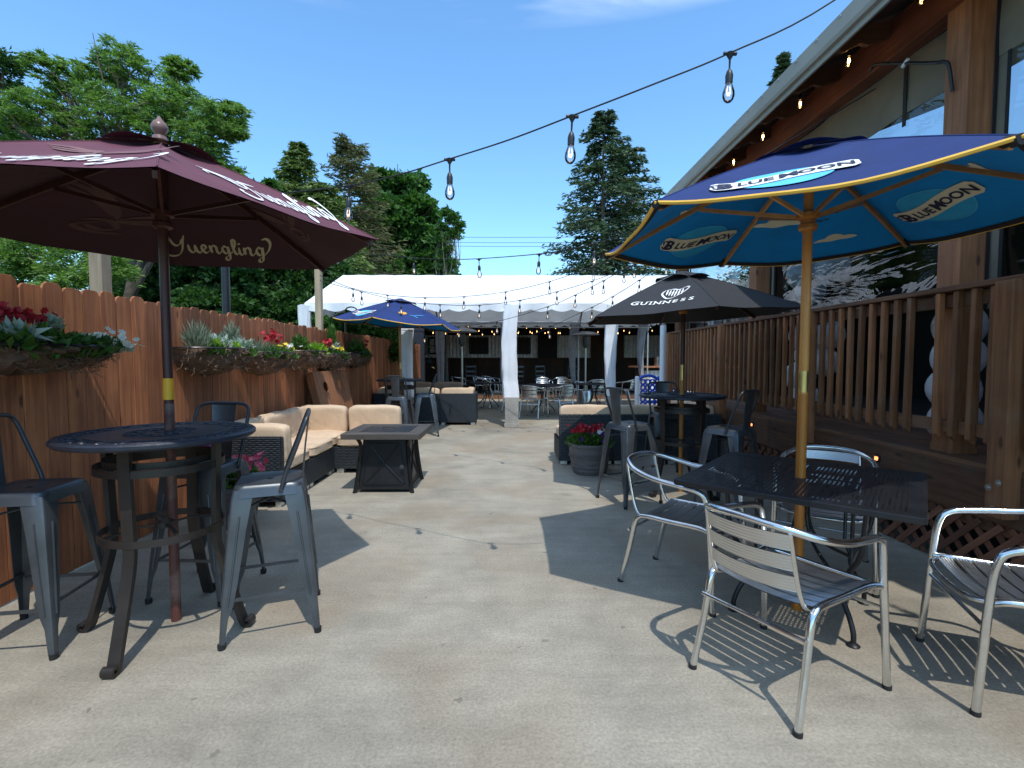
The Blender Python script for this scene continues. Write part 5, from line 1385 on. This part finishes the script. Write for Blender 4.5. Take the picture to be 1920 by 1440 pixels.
basket('long wall planter with silver dusty miller, first of the far row', 4.60, 1.475, .82, .37, .23,
    [('spike', 'leaf_grey', -.28, .15, .02, (.10, .16, .20), 330, .11, .008), ('leaf', 'leaf_silver', .0, .18, .0, (.09, .12, .12), 130, .10, .035), ('leaf', 'leaf_lime', -.12, .2, 0, (.07, .09, .10), 110, .06, .02),
     ('spike', 'leaf_grey', .32, .12, .05, (.06, .10, .20), 180, .12, .009), ('leaf', 'leaf_silver', .33, .2, .0, (.10, .14, .09), 130, .11, .035), ('leaf', 'leaf_lime', .16, .24, -.01, (.05, .06, .07), 60, .06, .02)])
basket('wall planter with red blooms and yellow and white daisies, second of the far row', 5.62, 1.45, .78, .37, .24,
    [('leaf', 'leaf_green', .05, .18, -.01, (.17, .42, .10), 620, .06, .014), ('spike', 'leaf_grey', -.25, .16, 0, (.10, .2, .13), 200, .10, .008), ('bloom', 'pet_red', .10, .14, .19, (.03, .10, .03), 40, .042, 0),
     ('bloom', 'pet_yellow', .12, .26, .06, (.02, .14, .02), 7, .05, 0), ('bloom', 'pet_white', .30, .25, .08, (.02, .10, .02), 5, .05, 0)])
basket('wall planter with lime green sweet potato leaves, third of the far row', 6.60, 1.48, .70, .37, .25,
    [('leaf', 'leaf_green', -.12, .14, .03, (.12, .2, .18), 320, .07, .025), ('leaf', 'leaf_lime', .18, .22, -.02, (.14, .24, .12), 240, .11, .05)])
basket('wall planter with tall greenery and yellow daisies above the leaning boards', 7.66, 1.45, .70, .37, .25,
    [('spike', 'leaf_green', .1, .10, .15, (.06, .16, .34), 360, .10, .018), ('leaf', 'leaf_green', .0, .18, -.02, (.16, .34, .12), 420, .06, .02), ('bloom', 'pet_red', -.22, .14, .18, (.03, .06, .025), 16, .05, 0), ('bloom', 'pet_yellow', .02, .25, .09, (.02, .16, .02), 11, .05, 0), ('leaf', 'leaf_silver', .10, .15, .08, (.06, .1, .1), 60, .09, .03)])
basket('wall planter with trailing green and small red blooms, farthest along the fence', 8.95, 1.48, .76, .37, .24,
    [('leaf', 'leaf_green', -.05, .15, .0, (.14, .26, .26), 420, .08, .03), ('bloom', 'pet_red', .15, .18, .16, (.04, .12, .05), 14, .05, 0), ('leaf', 'leaf_lime', .25, .22, -.02, (.1, .14, .1), 90, .07, .03)])
# barrel planter
bp_ = thing('barrel_planter', 'grey half-barrel planter with red and violet flowers beside the right sofa', 'planter', (1.00, 6.02, 0))
prof = [(0, .0), (.185, .0), (.20, .02), (.235, .17), (.252, .33), (.265, .335), (.267, .365), (.24, .368), (.235, .34)]
MB().lathe(prof, 32).build('tub', M['barrel'], bp_, True)
for z, r in ((.055, .209), (.10, .220), (.22, .246)): MB().lathe([(r, z - .014), (r + .006, z - .012), (r + .009, z + .012), (r + .003, z + .014)], 32).build('hoop', M['barrel'], bp_, True)
MB().lathe([(0, .33), (.235, .33)], 24).build('soil', M['soil'], bp_)
V, Q = tuft((0, 0, .34), (.30, .27, .17), 900, .055, .032, None, None); npmesh('foliage', V, Q, M['leaf_green'], bp_)
def ring_pts(n, c, r): return np.array(c) + RNG.normal(size=(n, 3)) * np.array(r)
V, Q = blooms(ring_pts(70, (-.04, -.06, .54), (.09, .07, .028)), .046); npmesh('blooms', V, Q, M['pet_red'], bp_)['kind'] = 'stuff'
for p_ in ring_pts(10, (.02, -.2, .46), (.13, .03, .03)): V, Q = blooms([p_], .045); npmesh('bloom', V, Q, M['pet_violet'], bp_)
for p_ in ring_pts(6, (.15, -.06, .51), (.03, .04, .02)): V, Q = blooms([p_], .05); npmesh('bloom', V, Q, M['pet_white'], bp_)
V, Q = tuft((.17, 0, .42), (.08, .08, .12), 70, .08, .03, None, None); npmesh('foliage', V, Q, M['leaf_silver'], bp_)
# flower pot between table and sofa
fp = thing('flower_pot', 'dark pot of purple and pink flowers between the left bar table and the sofa', 'planter', (-2.27, 4.14, 0))
MB().lathe([(0, 0), (.13, 0), (.155, .02), (.20, .30), (.215, .31), (.215, .35), (.19, .35)], 28).build('pot', M['barrel'], fp, True)
V, Q = tuft((0, 0, .33), (.25, .24, .17), 600, .08, .042, None, None); npmesh('foliage', V, Q, M['leaf_green'], fp)
V, Q = blooms(ring_pts(50, (-.16, -.03, .66), (.05, .06, .06)), .045); npmesh('blooms', V, Q, M['pet_purple'], fp)['kind'] = 'stuff'
V, Q = blooms(ring_pts(34, (.10, -.10, .55), (.09, .05, .035)), .05); npmesh('blooms', V, Q, M['pet_pink'], fp)['kind'] = 'stuff'
for p_ in ring_pts(3, (-.06, -.06, .72), (.02, .02, .01)): V, Q = blooms([p_], .06); npmesh('bloom', V, Q, M['pet_white'], fp)
V, Q = tuft((-.14, 0, .42), (.10, .10, .22), 140, .08, .035, None, None); npmesh('foliage', V, Q, M['leaf_green'], fp)

# ================================================================== STRING LIGHTS
def bulb_parts(root, p, sc, fil, rr):
    tl = (rr.uniform(-.05, .05), rr.uniform(-.05, .05), 0)
    global BP
    if BP is None:
        mb = MB(); mb.tube([(-.030, 0, -.004), (.030, 0, -.004)], .008, 6)
        mb.lathe([(.004, -.075), (.005, -.03), (.015, -.012), (.018, 0), (.006, .006)], 8); mb.lathe([(.016, -.135), (.017, -.10), (.012, -.082), (.005, -.072)], 14)
        s_ = mb.build('lamp_holder', M['socket'], root, True)
        gl = MB().lathe([(.0, -.222), (.012, -.219), (.022, -.208), (.0265, -.192), (.026, -.175), (.020, -.155), (.0145, -.140), (.013, -.133)], 18).build('bulb', M['bulbglass'], s_, True)
        fi = MB().tube(cat([(-.005, 0, -.150), (-.008, 0, -.17), (-.004, 0, -.192), (0, 0, -.175), (.004, 0, -.192), (.008, 0, -.17), (.005, 0, -.150)], 4), .0022, 5).build('filament', fil, s_, True)
        BP = (s_, gl, fi); s_.location = p; s_.scale = (sc, sc, sc); s_.rotation_euler = tl; return
    s_ = link_copy(BP[0], 'lamp_holder', root, p, tl, (sc, sc, sc)); link_copy(BP[1], 'bulb', s_)
    f_ = link_copy(BP[2], 'filament', s_)
    if fil is not BP[2].data.materials[0]:
        key = fil.name
        if key not in FM: me = BP[2].data.copy(); me.materials[0] = fil; FM[key] = me
        f_.data = FM[key]
BP = None; FM = {}
def string_lights(label, pts, r=.0045, fil='fil_day', sc=1.0, extra=(), group='strands of festoon lights'):
    """pts: (x,y,z,bulb?)"""
    t = thing('string_lights', label, 'string lights', (0, 0, 0), 0, group); rr = random.Random(len(label))
    path = cat([p[:3] for p in pts], 6)
    MB().tube(path, r, 6).build('cable', M['wire'], t, True)
    for p in pts:
        if p[3]: bulb_parts(t, p[:3], sc, M[fil], rr)
def A(px, py, Y, b=0): p = at(px, py, Y); return (p.x, p.y, p.z, b)
string_lights('nearest festoon strand rising from the fence post to the building eave across the sky',
    [(-3.0, 3.74, 2.74, 0), A(330, 362, 3.62), A(450, 366, 3.48, 1), A(530, 362, 3.4), A(655, 348, 3.17, 1), A(750, 327, 2.95), A(843, 298, 2.78, 1), A(955, 262, 2.58), A(1073, 217, 2.42, 1), A(1225, 158, 2.36), A(1369, 99, 2.35, 1), A(1565, 0, 2.35), (2.50, 2.55, 3.80, 1)], .0038)
string_lights('second festoon strand from the far fence post dipping across the sky to the blue umbrella',
    [(-2.95, 7.95, 3.18, 0), A(632, 468, 7.7, 1), A(665, 473, 7.4), A(775, 483, 6.65, 1), A(840, 486, 6.2), A(898, 485, 5.9, 1), A(1011, 476, 5.4, 1), A(1090, 463, 5.1), A(1115, 456, 4.95, 1), A(1190, 430, 4.7), (2.0, 4.55, 3.02, 1), (3.03, 4.2, 3.6, 0)], .0050)
string_lights('festoon strand sagging along the front edge of the white tent roof',
    [(-2.92, 7.9, 2.68, 0), A(662, 541, 8.3, 1), A(727, 553, 8.5, 1), A(797, 558, 8.6, 1), A(870, 556, 8.7, 1), A(948, 547, 8.7, 1), A(1030, 528, 8.6, 1), A(1112, 500, 8.4, 1), A(1185, 470, 8.2), (3.03, 7.9, 3.5, 0)], .0052)
string_lights('lower festoon strand crossing in front of the tent valance above the far umbrella',
    [(-2.92, 7.9, 2.60, 0), A(678, 547, 8.2, 1), A(752, 564, 8.3, 1), A(825, 571, 8.4, 1), A(899, 572, 8.4, 1), A(975, 563, 8.4, 1), A(1044, 547, 8.3, 1), A(1110, 527, 8.1, 1), A(1170, 505, 8.0, 1), (3.03, 7.5, 3.2, 0)], .0052)
string_lights('festoon strand rising from under the tent eave to the building past the black umbrella',
    [A(700, 612, 9.9), A(795, 622, 9.8, 1), A(860, 612, 9.6, 1), A(931, 603, 9.3, 1), A(1027, 575, 8.9, 1), A(1079, 553, 8.6, 1), A(1132, 526, 8.2, 1), A(1190, 495, 7.8, 1), (3.03, 7.0, 3.3, 0)], .0052)
string_lights('festoon strand climbing steeply at the right side of the tent toward the building column',
    [A(1000, 628, 9.9), A(1030, 614, 9.6, 1), A(1110, 576, 9.1, 1), A(1149, 556, 8.8, 1), A(1199, 525, 8.4, 1), A(1250, 490, 8.0, 1), (3.03, 7.6, 3.2, 0)], .0052)
string_lights('warm lit festoon lights hanging under the eave of the timber building',
    [(2.84, -.6, 4.02, 0), (2.84, .7, 4.02, 1), (2.84, 1.4, 4.02, 1), (2.84, 2.1, 4.02, 1), (2.84, 2.8, 4.02, 1), (2.84, 3.52, 4.02, 1), (2.84, 4.25, 4.02, 1), (2.84, 4.95, 4.02, 1), (2.84, 5.66, 4.02, 1), (2.84, 6.38, 4.02, 1), (2.84, 7.1, 4.02, 1), (2.84, 7.8, 4.02, 1), (2.84, 8.5, 4.02, 1)], .005, 'fil_warm')
def far_string(label, x0, z0, x1, z1, y, sag, n):
    pts = []
    for i in range(n + 1):
        t = i / n; pts.append((x0 + (x1 - x0) * t, y + .3 * t, z0 + (z1 - z0) * t - 4 * sag * t * (1 - t), 1 if 0 < i < n else 0))
    string_lights(label, pts, .006, 'fil_far', 1.15, group='warm strands inside the pavilion')
far_string('warm lit strand along the front of the pavilion left half', -2.9, 2.50, 1.2, 2.55, 16.9, .12, 10)
far_string('warm lit strand along the front of the pavilion right half', .6, 2.55, 5.4, 2.6, 17.0, .14, 12)
far_string('warm lit strand across the middle of the pavilion ceiling', -2.6, 2.75, 5.0, 2.7, 19.0, .16, 15)
far_string('warm lit strand at the back of the pavilion ceiling', -2.8, 2.95, 5.6, 2.95, 20.6, .10, 14)
for i, (y1, l) in enumerate(((437, 'uppermost'), (447, 'middle'), (454, 'lowest'))):
    a = at(120, y1 - 22, 34); m1 = at(700, y1 + 2, 34); m2 = at(1000, y1 + 8, 34); b = at(1700, y1 - 2, 34)
    tag(MB().tube(cat([a, m1, m2, b], 10), .014, 5).build('power_line', M['wire'], None, True), l + ' of the thin power lines crossing the sky beyond the tent', 'cable', 'distant power lines')

# ================================================================== TREES
def crown_from(blobs, per, L, W, flat=.75, clumps=26, csize=.30, bend=.25, seed=1, up=.2, droop=0.0):
    """blobs: (centre, radius(3)); leaves gathered in clumps spread over and through each blob"""
    rng = np.random.default_rng(seed); out = []
    for c, r in blobs:
        r = np.array(r); nc = clumps
        u = rng.normal(size=(nc, 3)); u /= np.linalg.norm(u, axis=1, keepdims=True)
        cc = np.array(c) + u * r * rng.uniform(.45, 1.08, (nc, 1))
        k = per // nc
        for q in range(nc):
            s = csize * rng.uniform(.6, 1.4) * r.mean()
            g_ = rng.normal(size=(k, 3)) * np.array([s, s, s * flat * .7]); P = cc[q] + g_
            P[:, 2] -= .22 * (g_[:, 0] ** 2 + g_[:, 1] ** 2) / max(s, .01) * .5
            D = g_ / s + u[q] * .6 + rng.normal(size=(k, 3)) * .6; D[:, 2] = D[:, 2] * .5 + up - droop
            out.append(leaves(P, D, L, W, bend, rng=rng))
    return merge(out)
def tree(name, label, base, blobs, leafm, barkm, per, L, W, trunk_r=.22, seed=1, group=None, limbs=True, kind_='tree', **kw):
    base = Vector(base); t = thing(name, label, kind_, tuple(base), 0, group)
    bl = [((Vector(c) - base), r) for c, r in blobs]
    V, Q = crown_from([(tuple(c), r) for c, r in bl], per, L, W, seed=seed, **kw)
    npmesh('crown', V, Q, M[leafm], t)
    rr = random.Random(seed); top = max(bl, key=lambda b: b[0].z)[0]; fork = Vector((top.x * .3, top.y * .3, min(b[0].z for b in bl) * .75))
    mb = MB(); path = [Vector((0, 0, 0)), fork * .5 + Vector((rr.uniform(-.15, .15), 0, 0)), fork, (fork + top) / 2 + Vector((rr.uniform(-.3, .3), rr.uniform(-.3, .3), 0)), top]
    pp = cat(path, 5); n = len(pp); mb.tube(pp, [trunk_r * (1 - .85 * i / (n - 1)) for i in range(n)], 10); mb.build('trunk', M[barkm], t, True)
    mb = MB()
    for c, r in bl:
        j = pp[int(n * (.40 + .35 * rr.random()))]
        if (c - j).length < .3: continue
        mid = (j + c) / 2 + Vector((rr.uniform(-.3, .3), rr.uniform(-.3, .3), rr.uniform(-.1, .35)))
        lb = cat([j, mid, c], 5); mb.tube(lb, [trunk_r * .38 * (1 - .75 * i / (len(lb) - 1)) for i in range(len(lb))], 7)
        for q in range(6):
            s = lb[rr.randrange(3, len(lb))]; e = c + Vector((rr.uniform(-1, 1) * r[0], rr.uniform(-1, 1) * r[1], rr.uniform(-.6, 1) * r[2])) * .95
            tw = cat([s, (s + e) / 2 + Vector((rr.uniform(-.15, .15), rr.uniform(-.15, .15), rr.uniform(-.05, .2))), e], 4); mb.tube(tw, [trunk_r * .11 * (1 - .7 * i / (len(tw) - 1)) for i in range(len(tw))], 5)
    if mb.v: mb.build('limbs', M[barkm], t, True)
    return t
def B(px, py, pr, Y, dy=0, sq=.8):
    c = at(px, py, Y + dy); r = pr * (Y + dy) / F; return (tuple(c), (r, r, r * sq))
# tall honey locust, left
Y = 11.5
bl = [B(228, 118, 48, Y, 0), B(285, 165, 62, Y, .4), B(215, 205, 62, Y, -.2), B(130, 195, 44, Y, .5), B(70, 205, 48, Y, -.3), B(355, 205, 46, Y, .2), B(415, 220, 38, Y, -.3), B(320, 265, 62, Y, 0), B(395, 300, 42, Y, .3),
      B(150, 275, 60, Y, .6), B(55, 290, 58, Y, .2), B(245, 320, 66, Y, -.4), B(15, 215, 40, Y, 0), B(-60, 300, 75, Y, .3), B(430, 215, 30, Y, .2), B(385, 255, 48, Y, -.3), B(420, 335, 40, Y, 0), B(370, 330, 55, Y, .2), B(300, 205, 55, Y, -.2), B(185, 160, 45, Y, .2), B(95, 130, 34, Y, .1), B(200, 260, 60, Y, .3), B(-80, 170, 45, Y, 0), B(340, 130, 26, Y, .3), B(440, 250, 20, Y, 0), B(110, 360, 60, Y, .2), B(20, 400, 60, Y, 0)]
tree('honey_locust_tree', 'tall airy honey locust with feathery light green leaves rising over the maroon umbrella', (at(215, 600, Y).x, Y, -.06), bl, 'leaf_locust', 'bark', 2700, .115, .032, .20, 3, clumps=44, csize=.135, flat=.55, up=.0, droop=.22)
Y = 9.5
bl = [B(60, 480, 52, Y), B(140, 470, 56, Y, .3), B(200, 500, 44, Y), B(30, 520, 42, Y, .2), B(120, 525, 44, Y, -.1), B(-30, 490, 60, Y), B(-90, 430, 70, Y)]
tree('young_locust_tree', 'low light green feathery tree just behind the fence below the maroon umbrella', (at(110, 640, Y).x, Y, -.06), bl, 'leaf_locust', 'bark', 2600, .10, .03, .08, 5, clumps=34, csize=.2, flat=.6, up=.0, droop=.2)
# far-left pale tree edge
Y = 16
bl = [B(5, 130, 40, Y), B(-40, 220, 70, Y), B(15, 240, 45, Y), B(0, 440, 60, Y), B(60, 420, 50, Y)]
tree('street_tree', 'darker leafy tree at the extreme left edge behind the honey locust', (at(-20, 640, Y).x, Y, -.06), bl, 'leaf_dark', 'bark', 2400, .14, .06, .2, 6, clumps=30, csize=.2)
# rounded maple right of the locust
Y = 14
bl = [B(395, 335, 46, Y), B(440, 375, 50, Y, .4), B(480, 400, 48, Y), B(360, 385, 60, Y, .5), B(300, 420, 70, Y, 1), B(505, 350, 14, Y), B(430, 440, 60, Y), B(220, 440, 70, Y, 1), B(510, 440, 44, Y)]
tree('maple_tree', 'bright green maple crown directly right of the honey locust', (at(420, 640, Y).x, Y, -.06), bl, 'leaf_maple', 'bark', 3400, .15, .10, .22, 7, clumps=40, csize=.2, bend=.35)
# dark maples behind the fence
for i, (x0, w, lab, sd, Yt) in enumerate(((285, 62, 'dark shade maple behind the fence between the timber post and the steel pole', 8, 13), (400, 60, 'dark shade maple directly behind the black steel pole', 9, 12.5), (505, 62, 'dark shade maple behind the fence left of the second timber post', 10, 13.5), (590, 46, 'dark shade maple behind the second timber post', 12, 14))):
    bl = [B(x0 - 40, 535, 44, Yt), B(x0 + 35, 530, 46, Yt, .4), B(x0, 492, 46, Yt, .2), B(x0 - 10, 575, 50, Yt, -.3), B(x0 + 50, 585, 44, Yt), B(x0 - 60, 590, 44, Yt), B(x0 + 10, 630, 50, Yt)]
    tree('shade_maple', lab, (at(x0, 640, Yt).x, Yt, -.06), bl, 'leaf_dark', 'bark', 2300, .15, .10, .16, sd, 'dark maples behind the fence', clumps=34, csize=.22, bend=.35)
# hedge of vines beside the tent, over the fence
Y = 10.2
bl = [B(x, y, 26, Y, dy) for x, y, dy in ((640, 610, 2), (668, 625, 2.4), (700, 620, 2), (730, 625, 2.5), (620, 640, 1.5), (690, 650, 2), (735, 655, 2), (655, 590, 2.6), (610, 610, 2.2), (715, 600, 3))]
tree('climbing_shrub', 'green shrub growing behind the fence under the tent corner', (at(680, 680, 12).x, 12.2, -.06), bl, 'leaf_maple', 'bark', 900, .10, .06, .05, 14, None, clumps=18, csize=.3, kind_='shrub')
# broad round maple
Y = 22
bl = [B(712, 345, 34, Y), B(755, 350, 40, Y, .5), B(790, 390, 34, Y), B(722, 400, 42, Y, -.5), B(768, 430, 46, Y), B(808, 450, 28, Y), B(712, 460, 40, Y), B(790, 495, 42, Y, -.3), B(735, 510, 44, Y), B(822, 510, 22, Y), B(690, 420, 30, Y, 1), B(760, 560, 50, Y), B(690, 540, 40, Y)]
tree('round_maple_tree', 'dense dark green round-headed maple left of the open sky', (at(750, 640, Y).x, Y, -.06), bl, 'leaf_maple', 'bark', 3400, .24, .16, .35, 15, clumps=46, csize=.19, bend=.35)
# thin sapling
Y = 20
bl = [B(838, 396, 9, Y), B(850, 410, 9, Y), B(828, 425, 8, Y), B(862, 418, 6, Y), B(848, 440, 10, Y), B(838, 465, 9, Y), B(856, 432, 7, Y), B(843, 495, 10, Y), B(828, 480, 8, Y), B(850, 520, 10, Y), B(835, 540, 10, Y), B(822, 450, 10, Y)]
tree('thin_sapling', 'thin half-bare sapling right of the round maple against the sky', (at(838, 640, Y).x, Y, -.06), bl, 'leaf_maple', 'paleb', 230, .20, .12, .085, 16, clumps=7, csize=.55)

def conifer(name, label, base, H, rb, z0, leafm, seed, L=.34, W=.10, whorls=46, per=7, n=58, droop=.25, lean=0, gap=.0, group=None, topw=.12, trunk=.16, power=.9):
    rng = np.random.default_rng(seed); rr = random.Random(seed); base = Vector(base); t = thing(name, label, 'tree', tuple(base), 0, group)
    tb = MB(); path = [Vector((lean * (z / H), .02 * math.sin(z), z)) for z in np.linspace(0, H, 12)]
    tb.tube(path, [trunk * (1 - .93 * i / 11) for i in range(12)], 8); tb.build('trunk', M['bark'], t, True)
    out = []; lb = MB()
    for i in range(whorls):
        f = (i + .5) / whorls; z = z0 + (H - z0) * f; rad = rb * ((1 - f) ** power) + topw
        for k in range(per):
            if rr.random() < gap: continue
            a = rr.uniform(0, 2 * PI); r = rad * rr.uniform(.55, 1.12); d = np.array([math.cos(a), math.sin(a), 0.0]); s = np.array([-d[1], d[0], 0])
            root = np.array([lean * z / H, 0, z]); u = rng.uniform(.15, 1, (n, 1)) ** .8; spread = .16 * r * (1.25 - u) + .06
            sagz = -droop * r * u ** 2 + .10 * r * np.maximum(0, u - .7)
            P = root + d * r * u + s * rng.normal(size=(n, 1)) * spread + np.array([0, 0, 1]) * (sagz + rng.normal(size=(n, 1)) * .05 * r)
            D = d + s * rng.normal(size=(n, 1)) * .8 + np.array([0, 0, -.25]) + rng.normal(size=(n, 3)) * .35
            out.append(leaves(P, D, L, W, .15, rng=rng))
            tip = Vector(tuple(root + d * r * .9 + np.array([0, 0, -droop * r * .8])))
            lb.tube([Vector(tuple(root)), (Vector(tuple(root)) + tip) / 2 + Vector((0, 0, .06 * r)), tip], [.025 * r ** .5 + .01, .018 * r ** .5, .006], 4)
    V, Q = merge(out); npmesh('crown', V, Q, M[leafm], t); lb.build('limbs', M['bark'], t)
    return t
def cbase(px, Y): return (at(px, 640, Y).x, Y, -.06)
def hgt(px, py, Y): return at(px, py, Y).z + .06
conifer('cypress_tree', 'olive green pointed cypress behind the umbrella, left of a pair', cbase(567, 17), hgt(567, 268, 17), 2.0, 1.0, 'leaf_conifer', 21, L=.20, W=.055, whorls=46, per=9, n=50, droop=.12, power=.62, topw=.14)
conifer('cypress_tree', 'bushy olive cypress between the two taller pointed cypresses', cbase(612, 16), hgt(605, 345, 16), 2.3, .6, 'leaf_conifer', 22, L=.22, W=.065, whorls=42, per=10, n=62, droop=.14, power=.5, topw=.2)
conifer('cypress_tree', 'brownish feathery cypress with see-through top, right of a pair', cbase(658, 18), hgt(657, 262, 18), 2.5, 1.0, 'leaf_conbrown', 23, L=.22, W=.045, whorls=40, per=7, n=50, droop=-.05, power=.75, topw=.50, gap=.10)
conifer('cypress_tree', 'low dull green cypress behind the tip of the maroon umbrella', cbase(530, 15), hgt(522, 350, 15), 1.35, .6, 'leaf_conifer', 24, L=.2, W=.06, whorls=38, per=9, n=56, droop=.15, power=.6)
conifer('tall_conifer', 'tall ragged conifer standing highest beyond the right half of the tent', cbase(1128, 30), hgt(1130, 212, 30), 4.1, 2.5, 'leaf_spruce', 25, L=.34, W=.10, whorls=38, per=7, n=74, droop=.10, gap=.24, trunk=.26, power=.72, topw=.55)
conifer('tall_conifer', 'second slightly lower conifer close to the right of the tallest one', cbase(1172, 31), hgt(1170, 278, 31), 3.3, 2.5, 'leaf_spruce', 26, L=.34, W=.10, whorls=34, per=7, n=74, droop=.10, gap=.24, trunk=.24, power=.6, topw=.7)
conifer('spruce_tree', 'dark conifer tip showing above the grey metal eave', cbase(1455, 30), hgt(1457, 100, 30), 4.2, 3, 'leaf_spruce', 27, L=.5, W=.16, whorls=50, per=6, n=60, droop=.14, gap=.1, trunk=.3)
# broad low growth closing the view to either side beyond the tent
Y = 36
bl = [B(1180 + 70 * i, 560 + 14 * (i % 3), 55, Y, (i % 2) * 2) for i in range(7)] + [B(1010, 600, 26, Y), B(930, 610, 24, Y)]
tag(tree('distant_tree', 'low band of distant tree growth beyond the tent at right', cbase(1250, Y), bl, 'leaf_dark', 'bark', 1000, .35, .2, .2, 31, clumps=24, csize=.25), None)
Y = 16
bl = [B(-350 + 110 * i, 430 + 40 * (i % 2), 95, Y, (i % 2) * 2) for i in range(3)]
tree('side_tree', 'leafy tree beyond the fence outside the left edge', cbase(-250, Y), bl, 'leaf_dark', 'bark', 1500, .2, .1, .25, 32, clumps=30, csize=.25)
